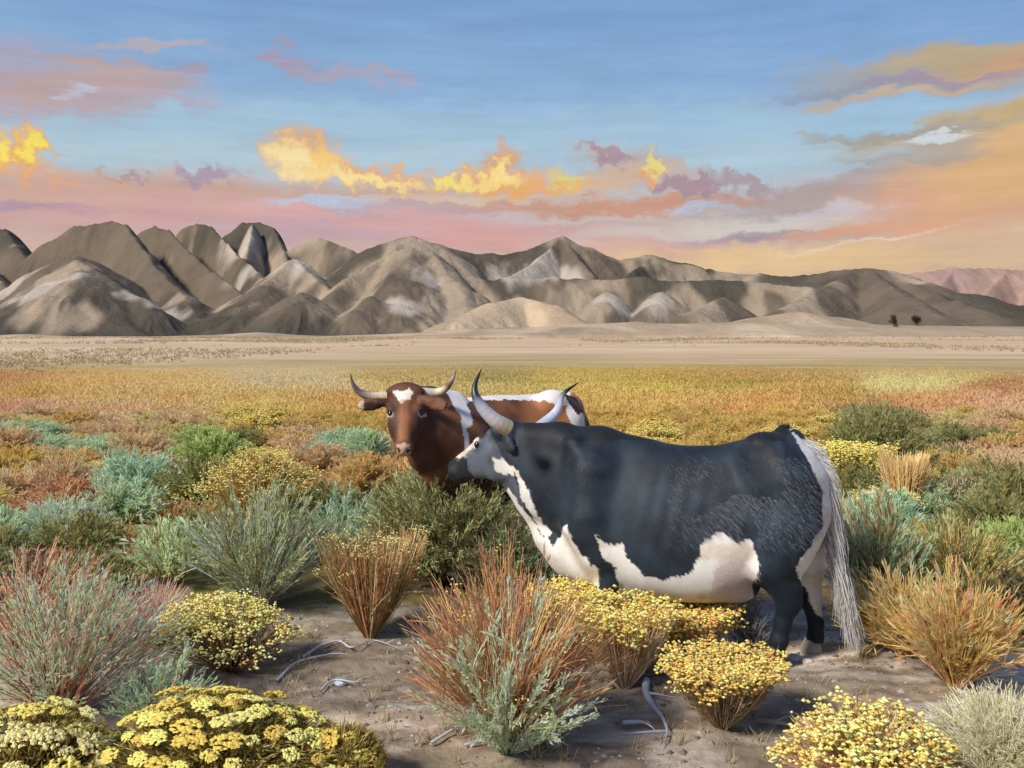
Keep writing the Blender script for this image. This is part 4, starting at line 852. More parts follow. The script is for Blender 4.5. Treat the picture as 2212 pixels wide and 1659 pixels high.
# --- large plants of the foreground, left to right
def hero():
    R_ = np.random.default_rng
    # mint and rust sagebrush at the left edge
    o, s = place('sagebrush', 130, 1545, 'wide mint green sagebrush with rust red stalks filling the lower left edge', 'sagebrush')
    shrub(o, R_(1), 265*s, 330*s, 150, 'dome', RUST+BRN, MINT+MINT+SILV+[(206, 140, 110)], 42, (.03, .06), .0085, .40, .0045, lean=(.10, 0), leaf_spread=.3)
    o, s = place('sagebrush', 330, 1560, 'low mint sagebrush sprig leaning right between the two yellow flower mounds', 'sagebrush')
    shrub(o, R_(2), 130*s, 150*s, 46, 'spike', RUST, MINT+TEAL, 60, (.025, .05), .008, .2, .004, lean=(.16, 0), leaf_spread=.3)
    o, s = place('sagebrush', 55, 1400, 'russet stemmed sagebrush with tall bare red stalks at the left edge', 'sagebrush')
    shrub(o, R_(3), 190*s, 230*s, 120, 'dome', RUST+RUST+[(226, 160, 120), (110, 80, 60)], MINT+RUST+[(190, 170, 150)], 22, (.03, .05), .007, .5, .006, lean=(.18, 0), leaf_spread=.3)
    o, s = place('bunchgrass', 330, 1385, 'pinkish grey bunchgrass clump behind the mint sagebrush', 'grass')
    shrub(o, R_(4), 105*s, 135*s, 420, 'dome', [(196, 172, 152), (180, 152, 130), (210, 188, 170), (196, 120, 90)], None, stem_w=.003, lean=(.05, 0))
    # pale leafy bush and sage with violet sprigs
    o, s = place('sagebrush', 365, 1262, 'pale mint bush with broad rounded leaves beside the olive sagebrush', 'sagebrush')
    shrub(o, R_(5), 120*s, 140*s, 60, 'dome', OLIV, [(176, 200, 152), (164, 190, 144), (188, 208, 160)], 12, (.06, .11), .026, .35, .005, leaf_spread=.5)
    o, s = place('sagebrush', 560, 1312, 'big olive and mint sagebrush with dark base and violet grey tips', 'sagebrush')
    shrub(o, R_(6), 200*s, 270*s, 160, 'dome', [(150, 160, 130), (120, 104, 70), (176, 178, 190)], SAGE+MINT[:2]+[(140, 124, 60), (150, 130, 56)], 46, (.035, .07), .010, .25, .006, leaf_spread=.32)
    o, s = place('sagebrush', 735, 1215, 'blue green sagebrush with arching wands left of the brown cow', 'sagebrush')
    shrub(o, R_(7), 115*s, 165*s, 70, 'dome', TEAL, TEAL+MINT[:1]+[(104, 110, 70)], 40, (.04, .08), .010, .3, .006, lean=(.12, 0), leaf_spread=.25)
    # olive bush that hides the brown cow's legs
    o, s = place('sagebrush', 965, 1262, 'dense olive sagebrush hiding the legs of the brown cow', 'sagebrush')
    shrub(o, R_(8), 215*s, 255*s, 340, 'dome', [(104, 90, 60), (84, 70, 48)], SAGE+[(146, 134, 88), (134, 118, 76), (120, 100, 68)], 60, (.035, .07), .012, .2, .005, leaf_spread=.4, lean=(-.05, 0))
    o, s = place('sagebrush', 915, 1225, 'tall grey olive sagebrush under the chin of the brown cow', 'sagebrush')
    shrub(o, R_(9), 100*s, 225*s, 170, 'dome', [(130, 120, 84), (186, 170, 130)], SAGE+[(118, 110, 72)], 50, (.03, .07), .011, .25, .004, leaf_spread=.25)
    o, s = place('sagebrush', 1100, 1300, 'shadowy brown and green sagebrush below the black cow neck', 'sagebrush')
    shrub(o, R_(10), 130*s, 165*s, 200, 'dome', [(84, 66, 48), (104, 84, 60)], [(96, 84, 58), (110, 104, 68), (140, 156, 116)], 46, (.03, .06), .011, .2, .005)  # shadow below the neck put into the dark brown colours
    # yellow rabbitbrush with brown twisted base
    o, s = place('rabbitbrush', 500, 1445, 'yellow flowered rabbitbrush with a dark brown twiggy base above the yellow mounds', 'rabbitbrush')
    shrub(o, R_(11), 160*s, 150*s, 220, 'dome', BRN+[(150, 100, 70), (70, 52, 42)], [(196, 160, 80), (180, 130, 90), (206, 178, 90)], 8, (.02, .04), .007, .6, .004, .5, YEL+PALEY+PALEY, (.010, .018), 4, .026, lean=(-.10, 0))
    # orange and olive bush with small yellow flowers
    o, s = place('rabbitbrush', 800, 1375, 'upright orange and olive rabbitbrush dotted with small pale yellow flowers', 'rabbitbrush')
    shrub(o, R_(12), 125*s, 225*s, 330, 'vase', [(206, 132, 74), (196, 116, 66), (140, 124, 60), (120, 110, 50), (222, 190, 140)], [(140, 122, 56), (206, 136, 76), (124, 110, 54)], 10, (.04, .07), .007, .1, .0038, .15, PALEY, (.007, .011), 3, .02, fl_frac=.18)
    # the large rust and mint bush in the middle
    o, s = place('sagebrush', 1092, 1612, 'large central bush with rust orange stalks and mint green plumes', 'sagebrush')
    shrub(o, R_(13), 232*s, 450*s, 500, 'spike', [(186, 112, 74), (206, 122, 84), (216, 150, 90), (150, 116, 84), (134, 106, 80), (222, 170, 90)], [(150, 122, 88), (186, 120, 80), (140, 116, 84), (206, 150, 90)], 9, (.04, .075), .007, .15, .004, .14)
    shrub(o, R_(14), 200*s, 400*s, 44, 'spike', MINT, [(196, 216, 182), (184, 208, 176), (206, 222, 196)], 130, (.028, .05), .0095, .12, .005, .3, off=(0, -.16), names=('plume_stems', 'plumes', 'flowers'))
    shrub(o, R_(15), 210*s, 395*s, 60, 'dome', YEL, GOLD, 6, (.03, .06), .008, .6, .003, .2, YEL+PALEY, (.006, .011), 3, .025, names=('flower_stems', 'flower_leaves', 'flowers'), fl_frac=.5)
    # yellow flowering shrub in front of the forelegs, pale fan of stems
    o, s = place('rabbitbrush', 1350, 1482, 'rabbitbrush with a fan of pale stems and arching yellow flowers before the black cow forelegs', 'rabbitbrush')
    shrub(o, R_(16), 118*s, 178*s, 210, 'vase', [(220, 196, 160), (206, 150, 110), (190, 140, 100), (232, 216, 180)], [(206, 146, 90), (190, 120, 80), (170, 140, 80)], 12, (.03, .06), .007, .2, .0026, .2, YEL, (.012, .019), 5, .028, fl_frac=.4)
    o, s = place('rabbitbrush', 1235, 1440, 'low rabbitbrush with bright yellow heads right behind the large central bush', 'rabbitbrush')
    shrub(o, R_(17), 95*s, 160*s, 200, 'vase', ORNG+BRN, SAGE+ORNG, 12, (.03, .06), .008, .2, .003, .25, YEL, (.012, .02), 6, .03)
    o, s = place('rabbitbrush', 1475, 1420, 'orange rabbitbrush with yellow tufts under the belly of the black cow', 'rabbitbrush')
    shrub(o, R_(18), 115*s, 108*s, 260, 'vase', ORNG+RUST+[(150, 130, 60)], ORNG+GOLD+RUST, 14, (.03, .06), .009, .2, .003, .25, YEL+GOLD, (.012, .02), 5, .03, fl_frac=.7)
    # dry grey skeleton bush
    o, s = place('dry_bush', 1625, 1402, 'small leafless blue grey bush beside the hind leg of the black cow', 'dry bush')
    shrub(o, R_(19), 62*s, 112*s, 130, 'dome', [(150, 156, 172), (128, 132, 150), (112, 96, 80)], [(150, 156, 170), (110, 92, 72)], 9, (.02, .04), .005, .4, .004, lean=(-.05, 0))
    # vase shaped brown bush
    o, s = place('rabbitbrush', 1560, 1568, 'vase shaped brown rabbitbrush with a rim of bright yellow flowers', 'rabbitbrush')
    shrub(o, R_(20), 132*s, 146*s, 620, 'vase', [(134, 110, 86), (150, 122, 92), (118, 94, 72), (206, 176, 110), (160, 130, 96)], [(134, 110, 84), (150, 126, 90)], 5, (.03, .06), .006, .1, .0027, .08, YEL+YEL+GOLD, (.010, .017), 4, .022, fl_frac=.45)
    # gold bush right
    o, s = place('rabbitbrush', 2065, 1482, 'golden orange bush with straw coloured tips at the right, above the cream bush', 'rabbitbrush')
    shrub(o, R_(21), 140*s, 255*s, 240, 'spike', GOLD+ORNG+RUST, GOLD+GOLD+ORNG+[(222, 120, 60)]+STRW, 26, (.05, .09), .010, .2, .005, .18, blade=(260, .11, .016, STRW))
    o, s = place('rabbitbrush', 1965, 1412, 'sprawling ochre and rust bush reaching left to the white tail tip', 'rabbitbrush')
    shrub(o, R_(22), 155*s, 190*s, 240, 'spike', GOLD+RUST+STRW, GOLD+GOLD+ORNG+STRW, 24, (.05, .09), .009, .2, .005, .2, lean=(-.12, 0), blade=(260, .10, .013, STRW))
    # bottom right flowering bush
    o, s = place('rabbitbrush', 1870, 1720, 'orange stemmed rabbitbrush with flat yellow heads cut off by the bottom edge', 'rabbitbrush')
    shrub(o, R_(23), 190*s, 190*s, 300, 'dome', ORNG+RUST+[(222, 206, 190)], [(190, 140, 100), (170, 150, 80), (150, 120, 96)], 8, (.03, .06), .007, .4, .0035, .2, YEL+PALEY, (.011, .02), 9, .028, fl_frac=.27)
    o, s = place('dry_bush', 2170, 1700, 'cream coloured dry straw bush in the lower right corner', 'dry bush')
    shrub(o, R_(24), 190*s, 200*s, 700, 'dome', [(236, 218, 176), (222, 200, 160), (244, 230, 200)], [(240, 224, 184), (230, 210, 166), (214, 194, 150)], 16, (.03, .06), .007, .3, .003, .5)
    # right field bushes
    o, s = place('sagebrush', 1905, 1345, 'mint and rust striped sagebrush standing right behind the white tail', 'sagebrush')
    shrub(o, R_(25), 120*s, 290*s, 150, 'dome', [(130, 104, 74), (196, 120, 84)], MINT+[(146, 132, 90), (160, 140, 96), (150, 170, 130)], 44, (.04, .09), .013, .15, .005, .2, lean=(-.1, 0))
    o, s = place('sagebrush', 2070, 1330, 'olive and ochre shrub above the golden bush at the right', 'sagebrush')
    shrub(o, R_(26), 150*s, 210*s, 170, 'dome', PINK+GOLD, OLIV+GOLD[:1]+SAGE, 40, (.04, .08), .013, .15, .005, .3)
    o, s = place('sagebrush', 2195, 1390, 'dark brown brush at the right edge', 'brush')
    shrub(o, R_(27), 110*s, 150*s, 150, 'dome', [(84, 66, 50)], [(96, 78, 56), (112, 92, 62), (80, 66, 50), (120, 108, 70)], 46, (.04, .07), .014, .1, .005)
    o, s = place('bunchgrass', 1955, 1128, 'tuft of tall golden tan grass in the field right of the white tail', 'grass')
    shrub(o, R_(28), 55*s, 155*s, 330, 'vase', STRW+GOLD+[(176, 120, 50)], None, stem_w=.006, lean=(-.02, 0))
    o, s = place('rabbitbrush', 1915, 1140, 'flat topped yellow flowered bush just below the golden tan grass tuft', 'rabbitbrush')
    shrub(o, R_(29), 62*s, 72*s, 120, 'vase', SAGE, SAGE+GOLD, 14, (.04, .08), .012, .2, .006, .3, PALEY+YEL, (.014, .024), 5, .05)
    o, s = place('rabbitbrush', 1850, 1075, 'bright yellow flowered bush touching the rump of the black cow', 'rabbitbrush')
    shrub(o, R_(30), 70*s, 110*s, 130, 'vase', SAGE+GOLD, GOLD+SAGE, 14, (.05, .09), .014, .2, .006, .3, YEL+[(246, 232, 70)], (.018, .03), 5, .06)
    o, s = place('sagebrush', 1890, 1035, 'large round olive grey shrub behind the rump of the black cow', 'sagebrush')
    shrub(o, R_(31), 125*s, 165*s, 190, 'dome', OLIV, SAGE[1::2]+[(140, 128, 84), (150, 140, 96)], 50, (.06, .11), .022, .1, .008)
    o, s = place('sagebrush', 2068, 1130, 'grey brown seeded shrub at the right of the golden tan grass', 'sagebrush')
    shrub(o, R_(32), 62*s, 105*s, 120, 'dome', BRN+STRW, [(150, 134, 110), (130, 116, 92), (176, 168, 146)], 30, (.04, .08), .013, .15, .006)
    # left field plants that stand out
    o, s = place('rabbitbrush', 560, 1110, 'wide ochre rabbitbrush topped with pale yellow flowers left of the brown cow', 'rabbitbrush')
    shrub(o, R_(33), 130*s, 135*s, 200, 'dome', GOLD+OLIV, GOLD+ORNG+OLIV, 26, (.04, .09), .015, .15, .006, .3, PALEY+YEL, (.014, .024), 5, .06, fl_frac=.5)
    o, s = place('rabbitbrush', 425, 1090, 'small rabbitbrush with pale yellow heads at the left of the wide ochre one', 'rabbitbrush')
    shrub(o, R_(34), 62*s, 55*s, 110, 'dome', SAGE, SAGE, 20, (.04, .08), .014, .15, .006, .3, PALEY, (.014, .024), 5, .05)
    o, s = place('green_shrub', 470, 1015, 'low bright green shrub, the greenest one in the left field', 'shrub')
    shrub(o, R_(35), 95*s, 78*s, 180, 'dome', GRN, GRN+[(136, 150, 74)], 50, (.05, .10), .026, .1, .008)
    o, s = place('sagebrush', 135, 1178, 'silvery sagebrush with many fine upright tips at the left, before the brick red shrub', 'sagebrush')
    shrub(o, R_(36), 120*s, 100*s, 150, 'dome', SILV, SILV+MINT, 40, (.04, .08), .011, .15, .006, .2)
    o, s = place('buckwheat', 150, 1120, 'brick red shrub behind the silvery sagebrush at the left', 'shrub')
    shrub(o, R_(37), 130*s, 85*s, 160, 'dome', RUST, RUST+PINK[:2], 44, (.05, .09), .018, .1, .007)
    o, s = place('sagebrush', 790, 1065, 'peach and orange shrub with blue green top left of the brown cow', 'sagebrush')
    shrub(o, R_(38), 80*s, 85*s, 160, 'dome', ORNG, ORNG+[(228, 176, 100), (222, 160, 90)], 44, (.05, .09), .016, .1, .007)
    o, s = place('sagebrush', 790, 995, 'teal grey sagebrush left of the brown cow muzzle', 'sagebrush')
    shrub(o, R_(39), 60*s, 66*s, 130, 'dome', TEAL, TEAL+SAGE[:1], 40, (.05, .09), .02, .1, .007)
hero()

# --- yellow flower mounds at the bottom left: every flower head is a part of its own
def head_mesh(rng, pal):
    g = Geo(); n = 70; a = rng.uniform(0, 6.28, n); q = np.sqrt(rng.random(n)); P = np.stack([np.cos(a)*q*.5, np.sin(a)*q*.40, .22*np.sqrt(1-q*q*.9)+rng.normal(size=n)*.03], 1)
    c = np.array(lin(pal)); C = c[None]*rng.uniform(.82, 1.1, (n, 1)); puffs(g, P, rng.uniform(.065, .12, n), np.clip(desat(C, .85)*1.1, 0, .93), rng, .8)
    me = g.mesh('flower_head'); me.materials.append(M_flower); return me
rgh = np.random.default_rng(77)
HEADS = [head_mesh(rgh, c) for c in ((244, 220, 84), (238, 208, 66), (246, 230, 118), (240, 224, 140), (230, 196, 60), (248, 232, 104))]
def mound(dx, dy, rx, h, n, seed, label, hsz, ids, ry=None):
    rng = np.random.default_rng(seed); o, s = place('rabbitbrush', dx, dy, label, 'rabbitbrush'); R = rx*s; H = h*s; ry = (ry or .75)*R
    b, m, e = fan_points(460, rng, 1, H, 'dome'); sc = np.array([R, ry, 1]); b, m, e = b*sc, m*sc, e*sc; e[:, 2] *= .86+.40*(fbm(e[:, 0]*3.1+seed, e[:, 1]*3.1, 2, seed)-.5)
    g = Geo(); strands(g, b, m, e, .0035, .0015, 3, pick(OLIV, 460, rng)*.8, pick(OLIV+GOLD, 460, rng)); tag(g.build('stems', M_wood, o), kind='stuff')
    g = Geo(); N_ = 15000; ii = rng.integers(0, 460, N_); t = rng.uniform(.3, 1, (N_, 1)); P = bez(b[ii], m[ii], e[ii], t)+rng.normal(size=(N_, 3))*.015; D = nrm(bezt(b[ii], m[ii], e[ii], t)+rng.normal(size=(N_, 3))*.4)
    leaves(g, P, D, rng.uniform(.03, .07, N_), .009, pick([(196, 176, 76), (150, 134, 52), (186, 168, 84), (196, 170, 70), (134, 122, 54)], N_, rng), rng); tag(g.build('foliage', M_leaf, o), kind='stuff')
    pts = []; tries = 0
    while len(pts) < n and tries < 20000:
        tries += 1; a = rng.uniform(0, 6.28); q = math.sqrt(rng.random())*.98; p = np.array([math.cos(a)*q*R, math.sin(a)*q*ry, H*math.sqrt(max(1-(q*.93)**2, .03))*rng.uniform(.86, 1.06)]); p[2] *= .80+.40*float(fbm(np.array(p[0]*3.1+seed), np.array(p[1]*3.1), 2, seed))
        if all(np.linalg.norm((p-k)*[1, 1, 1]) > hsz*rng.uniform(.6, 1.25) for k in pts): pts.append(p)
    for i, p in enumerate(pts):
        f = bpy.data.objects.new('flower_head', HEADS[ids[rng.integers(0, len(ids))]]); COL.objects.link(f); f.parent = o; f.location = p
        z = hsz*rng.uniform(.5, 1.25); f.scale = (z*rng.uniform(.9, 1.35), z, z*.72); nn = Vector((p[0]/R/R, p[1]/ry/ry, p[2]/H/H*.9+.5)).normalized(); f.rotation_euler = Vector(nn).to_track_quat('Z', 'Y').to_euler()
mound(480, 1700, 300, 168, 95, 41, 'broad golden yellow rabbitbrush mound at the bottom, right of the pale one', .115, [0, 1, 2, 4, 5])
mound(60, 1720, 200, 190, 75, 43, 'pale lemon rabbitbrush mound filling the bottom left corner', .12, [2, 3, 3, 0])
mound(745, 1690, 75, 110, 22, 45, 'little yellow rabbitbrush clump at the right side of the golden mound', .10, [0, 1, 4])

# --- the field: shrubs that can be told apart, copied from one or two of each kind
FK = {  # kind: (name, category, colour for the label, stem palette, leaf palette, flower palette or None)
 'mint': ('sagebrush', 'sagebrush', 'mint green sagebrush', SAGE, MINT, None), 'silver': ('sagebrush', 'sagebrush', 'silvery pale sagebrush', SILV, SILV+MINT[:1], None),
 'teal': ('sagebrush', 'sagebrush', 'blue green sagebrush', TEAL, TEAL, None), 'olive': ('sagebrush', 'sagebrush', 'dull olive sagebrush', OLIV, SAGE[1::2]+OLIV[:1]+[(148, 138, 92)], None),
 'yellow': ('rabbitbrush', 'rabbitbrush', 'yellow flowering rabbitbrush', SAGE, GOLD+OLIV[:1], YEL), 'gold': ('rabbitbrush', 'rabbitbrush', 'golden ochre rabbitbrush', GOLD, GOLD+[(214, 164, 70)], None),
 'orange': ('rabbitbrush', 'rabbitbrush', 'orange rabbitbrush', ORNG, ORNG+GOLD[:1], None), 'pink': ('buckwheat', 'shrub', 'pink buckwheat shrub', PINK, PINK, None),
 'rust': ('buckwheat', 'shrub', 'brick red buckwheat shrub', RUST, RUST+PINK[1:2], None), 'green': ('green_shrub', 'shrub', 'fresh green shrub', GRN, GRN, None),
 'brown': ('dry_bush', 'dry bush', 'dry brown bush', BRN, [(130, 108, 78), (112, 94, 66), (146, 124, 92)], None), 'straw': ('bunchgrass', 'grass', 'straw coloured bunchgrass', STRW, STRW+GOLD[:1], None)}
KC = {k: np.mean([lin(c) for c in v[4]+(v[5]*2 if v[5] else [])], 0) for k, v in FK.items()}
def proto(kind, seed):
    nm, cat, lab, sp, lp, fp = FK[kind]; rng = np.random.default_rng(seed); o = empty(nm, (0, 0, 0))
    shrub(o, rng, .46, .42, 90, 'spike' if kind == 'straw' else 'dome', sp, lp, 34, (.045, .09), .018, .15, .005, .4, fp, (.016, .028), 4, .045)
    return o
def copy_tree(o):
    c = o.copy(); COL.objects.link(c)
    for ch in o.children: d = ch.copy(); COL.objects.link(d); d.parent = c
    return c
def nearest_kind(c, rng):
    ks = [k for k in KC if k not in ('rust', 'brown')]; d = np.array([np.linalg.norm(np.sqrt(c)-np.sqrt(KC[k]))+rng.uniform(0, .09)+{'green': .10, 'orange': .03, 'mint': -.03}.get(k, 0) for k in ks]); return ks[int(d.argmin())]
FIXED = [(480, 1000, 90, 40), (790, 1040, 100, 60), (560, 1090, 150, 50), (150, 1140, 140, 60), (365, 1240, 120, 50), (560, 1290, 180, 70), (735, 1200, 120, 60)]
def field():
    rng = np.random.default_rng(123); protos = {}; spots = []; placed = []; q = 165.
    while q < 560:
        dyr = HY+q; wD = (.62+.15*rng.random())*q/EYE; x = rng.uniform(-.9, .1)*wD
        while x < 2212+wD*.4:
            spots.append((x+rng.uniform(-.2, .2)*wD, dyr+rng.uniform(-.4, .4)*q*q/(EYE*F)*1.1)); x += wD*rng.uniform(.95, 1.5)
        q += q*q/(EYE*F)*1.25
    n = 0
    for (x, y) in spots:
        if 770 < x < 1830 and y > 1015: continue           # the cattle and the bare ground round them
        if 860 < x < 1350 and y > 960: continue
        if y > 1270 and (380 < x < 1880): continue
        if any(abs(x-a) < c*.8 and abs(y-b) < d*.8 for a, b, c, d in FIXED): continue
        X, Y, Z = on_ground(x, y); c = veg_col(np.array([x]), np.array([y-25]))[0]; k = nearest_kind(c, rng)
        side = 'left' if x < 800 else ('right' if x > 1500 else 'middle'); far = Y > 13
        new = k not in protos
        if new: protos[k] = proto(k, hash(k) % 97 if False else 500+len(protos)); o = protos[k]
        else: o = copy_tree(protos[k])
        o.location = (X, Y, Z-.02); z = rng.uniform(.75, 1.35); o.scale = (z*rng.uniform(.9, 1.25), z*rng.uniform(.9, 1.2), z*rng.uniform(.8, 1.15)*(.8 if far else 1)); o.rotation_euler = (0, 0, rng.uniform(0, 6.28))
        band = 'nearest' if Y < 10.5 else ('second nearest' if Y < 13.5 else ('middle' if Y < 17 else ('far' if Y < 22 else 'farthest')))
        placed.append((k, band, side, x, o)); n += 1
    where = {'left': 'left of brown cow', 'right': 'right of black cow', 'middle': 'beyond both cows'}
    ORD = 'first second third fourth fifth sixth seventh eighth ninth tenth eleventh twelfth thirteenth fourteenth fifteenth sixteenth seventeenth eighteenth nineteenth twentieth twenty-first twenty-second twenty-third twenty-fourth twenty-fifth twenty-sixth twenty-seventh twenty-eighth twenty-ninth thirtieth'.split()
    for key in sorted({p[:3] for p in placed}):
        grp = sorted([p for p in placed if p[:3] == key], key=lambda p: p[3]); k, band, side = key
        for i, p in enumerate(grp):
            od = '' if len(grp) == 1 else (ORD[i]+' ' if i < 30 else '')
            lab = (('only ' if len(grp) == 1 else od)+FK[k][2]+(' from the left' if len(grp) > 1 else '')+' in the '+band+' row '+where[side])
            tag(p[4], lab, FK[k][1], FK[k][2]+' plants on the plain')
    print('field shrubs', n)
    # low cover between and beyond them
    g = Geo(); N_ = 330000
    r = 8*np.exp(rng.random(N_)**.9*math.log(105/8)); a = rng.uniform(-.56, .56, N_); X = r*np.sin(a); Y = r*np.cos(a)
    cl = fbm(X*1.3, Y*1.0, 3, 401); keep = cl > .42+.10*rng.random(N_)*(r < 30)-.12*(r > 25); dx, dy = HX+F*X/Y, HY+F*EYE/Y
    keep &= ~((dx > 780) & (dx < 1880) & (dy > 1040)) & ~((dx > 600) & (dy > 1180)&(dx<1900))
    keep &= rng.random(N_) > sstep(52, 104, r+(fbm(dx*.006, dy*.05, 3, 409)-.5)*50)
    X, Y, r, cl, dx, dy = [v[keep] for v in (X, Y, r, cl, dx, dy)]; n_ = len(X); hgt = (.02+.5*np.clip(cl-.42, 0, .3))*rng.random(n_)*(1-.8*sstep(35, 80, r))
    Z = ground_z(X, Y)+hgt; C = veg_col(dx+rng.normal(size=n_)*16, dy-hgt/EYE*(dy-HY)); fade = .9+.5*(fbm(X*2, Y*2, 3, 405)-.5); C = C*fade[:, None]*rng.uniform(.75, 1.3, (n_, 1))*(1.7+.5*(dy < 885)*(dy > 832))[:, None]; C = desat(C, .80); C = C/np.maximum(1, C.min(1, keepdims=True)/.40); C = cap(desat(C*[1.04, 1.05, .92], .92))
    D = nrm(np.stack([rng.normal(size=n_)*.55, rng.normal(size=n_)*.55, rng.uniform(.25, 1, n_)], 1)); L_ = (.05+.0032*np.minimum(r, 40)-.0015*np.maximum(r-50, 0))*rng.uniform(.6, 1.4, n_)
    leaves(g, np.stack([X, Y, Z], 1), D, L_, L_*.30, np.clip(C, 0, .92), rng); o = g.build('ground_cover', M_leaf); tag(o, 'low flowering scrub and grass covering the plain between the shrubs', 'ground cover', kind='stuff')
field()

# --- twigs, roots and stones on the bare soil
def twig(pts, r, label, col=(196, 200, 208), seed=0, group=None):
    rng = np.random.default_rng(seed); W_ = [np.array(on_ground(*p))+[0, 0, .015+(.02 if 0 < i < len(pts)-1 else 0)*rng.random()] for i, p in enumerate(pts)]; o0 = W_[len(W_)//2].copy()
    P = np.array(W_)-o0; rng2 = np.random.default_rng(seed+50); P = P+rng2.normal(size=P.shape)*[.012, .012, .006]
    o = curved_horn('fallen_twig', P, r*.95, None, [(0, col), (1, tuple(int(c*.9) for c in col))]); o.location = tuple(o0); o.data.materials.clear(); o.data.materials.append(M_stone)
    for k_ in (1, len(P)-2):
        d = P[k_]-P[k_-1]; sd2 = np.array([-d[1], d[0], 0])*rng2.choice([-1, 1]); sp_ = curved_horn('side_twig', [P[k_], P[k_]+d*.25+sd2*.3+[0, 0, .015], P[k_]+d*.5+sd2*.8+[0, 0, .02]], r*.42, o, [(0, col), (1, col)]); sp_.data.materials.clear(); sp_.data.materials.append(M_stone)
    return tag(o, label, 'twig', group)
twig([(655, 1425), (690, 1402), (735, 1392), (765, 1410), (800, 1392), (840, 1400), (880, 1412)], .009, 'pale crooked twig lying along the upper edge of the bare soil', seed=1)
twig([(600, 1478), (640, 1440), (700, 1424), (750, 1400)], .008, 'thin grey twig beside the yellow rabbitbrush with the dark base', seed=2)
twig([(690, 1500), (725, 1476), (760, 1490), (800, 1480)], .006, 'short wavy twig left of the centre of the bare soil', seed=3)
twig([(935, 1615), (985, 1582), (1030, 1578), (1075, 1600)], .008, 'white arched twig at the left foot of the large central bush', seed=4)
twig([(1000, 1608), (1040, 1612), (1085, 1625)], .007, 'short pale twig right under the large central bush', seed=5)
twig([(1400, 1480), (1392, 1510), (1410, 1535), (1432, 1560), (1440, 1590), (1420, 1618)], .022, 'thick blue grey root winding between the central bush and the vase shaped bush', (176, 184, 204), seed=6)
twig([(1345, 1572), (1385, 1576), (1428, 1590)], .012, 'pale side root running left from the winding root', (190, 194, 206), seed=7)
twig([(1640, 1560), (1680, 1572), (1712, 1580), (1700, 1600)], .014, 'curved grey dead branch at the right foot of the vase shaped bush', (170, 166, 160), seed=8)
twig([(1370, 1470), (1410, 1462), (1440, 1450)], .012, 'dark grey stick under the fan of pale stems', (120, 116, 116), seed=9)
twig([(2075, 1498), (2105, 1528), (2130, 1556)], .012, 'light bent stick at the foot of the golden orange bush', (206, 198, 180), seed=10)
twig([(1990, 1570), (2030, 1552), (2090, 1556), (2140, 1546)], .010, 'long cream stick at the left of the straw bush', (222, 212, 184), seed=11)
def stone(dx, dy, r, label, col, seed):
    rng = np.random.default_rng(seed); X, Y, Z = on_ground(dx, dy); u = np.linspace(0, 2*np.pi, 13)[:-1]; v = np.linspace(.02, np.pi-.02, 8); uu, vv = np.meshgrid(u, v)
    N3 = np.stack([np.cos(uu)*np.sin(vv), np.sin(uu)*np.sin(vv), np.cos(vv)], -1); k = .72+.5*fbm(N3[..., 0]*1.6+seed, N3[..., 1]*1.6+N3[..., 2]*1.3, 3, seed)
    V = N3*k[..., None]*np.array([r*1.3, r, r*.75]); idx = np.arange(96).reshape(8, 12); a = idx[:-1]; b = idx[1:]
    Fc = np.stack([a, b, np.roll(b, -1, 1), np.roll(a, -1, 1)], -1).reshape(-1, 4); C = np.tile(lin(col), (96, 1))*rng.uniform(.85, 1.15, (96, 1))
    o = link('stone', mesh_np('stone', V.reshape(-1, 3), Fc, C, False), M_stone, None, (X, Y, Z+r*.3)); return tag(o, label, 'stone')
stone(1165, 1600, .040, 'pale stone right of the foot of the large central bush', (190, 186, 184), 1)
stone(1195, 1612, .028, 'small flat stone beside the pale stone at the central bush', (176, 174, 176), 2)
stone(1190, 1585, .05, 'dark grey stone behind the pale one at the central bush', (96, 92, 90), 3)
stone(1715, 1425, .040, 'light stone beneath the hind legs of the black cow', (180, 178, 178), 4)
stone(1745, 1432, .028, 'smaller light stone right of the one under the hind legs', (190, 186, 182), 5)
stone(1905, 1545, .045, 'grey white stone on bare soil below the sprawling ochre bush', (182, 184, 188), 6)
stone(1875, 1568, .022, 'small stone left of the grey white stone below the ochre bush', (186, 186, 186), 7)
stone(735, 1478, .030, 'flat pale stone on the soil right of the yellow rabbitbrush', (184, 190, 204), 8)
stone(1060, 1560, .05, 'dark clod at the left side of the central bush foot', (84, 72, 62), 9)
def pebbles():
    rng = np.random.default_rng(8); g = Geo(); n = 7000; r = rng.uniform(4.2, 9, n); a = rng.uniform(-.3, .45, n); X = r*np.sin(a); Y = r*np.cos(a); cl = fbm(X*2, Y*2, 3, 601); k = cl > .45; X, Y = X[k], Y[k]; n = len(X)
    puffs(g, np.stack([X, Y, ground_z(X, Y)], 1), np.abs(rng.normal(size=n))**1.6*.006+.003, pick([(130, 118, 104), (112, 100, 88), (150, 140, 128), (92, 80, 68)], n, rng), rng, .6)
    tag(g.build('pebbles', M_stone), 'small pebbles and clods strewn over the bare soil', 'gravel', kind='stuff')
pebbles()

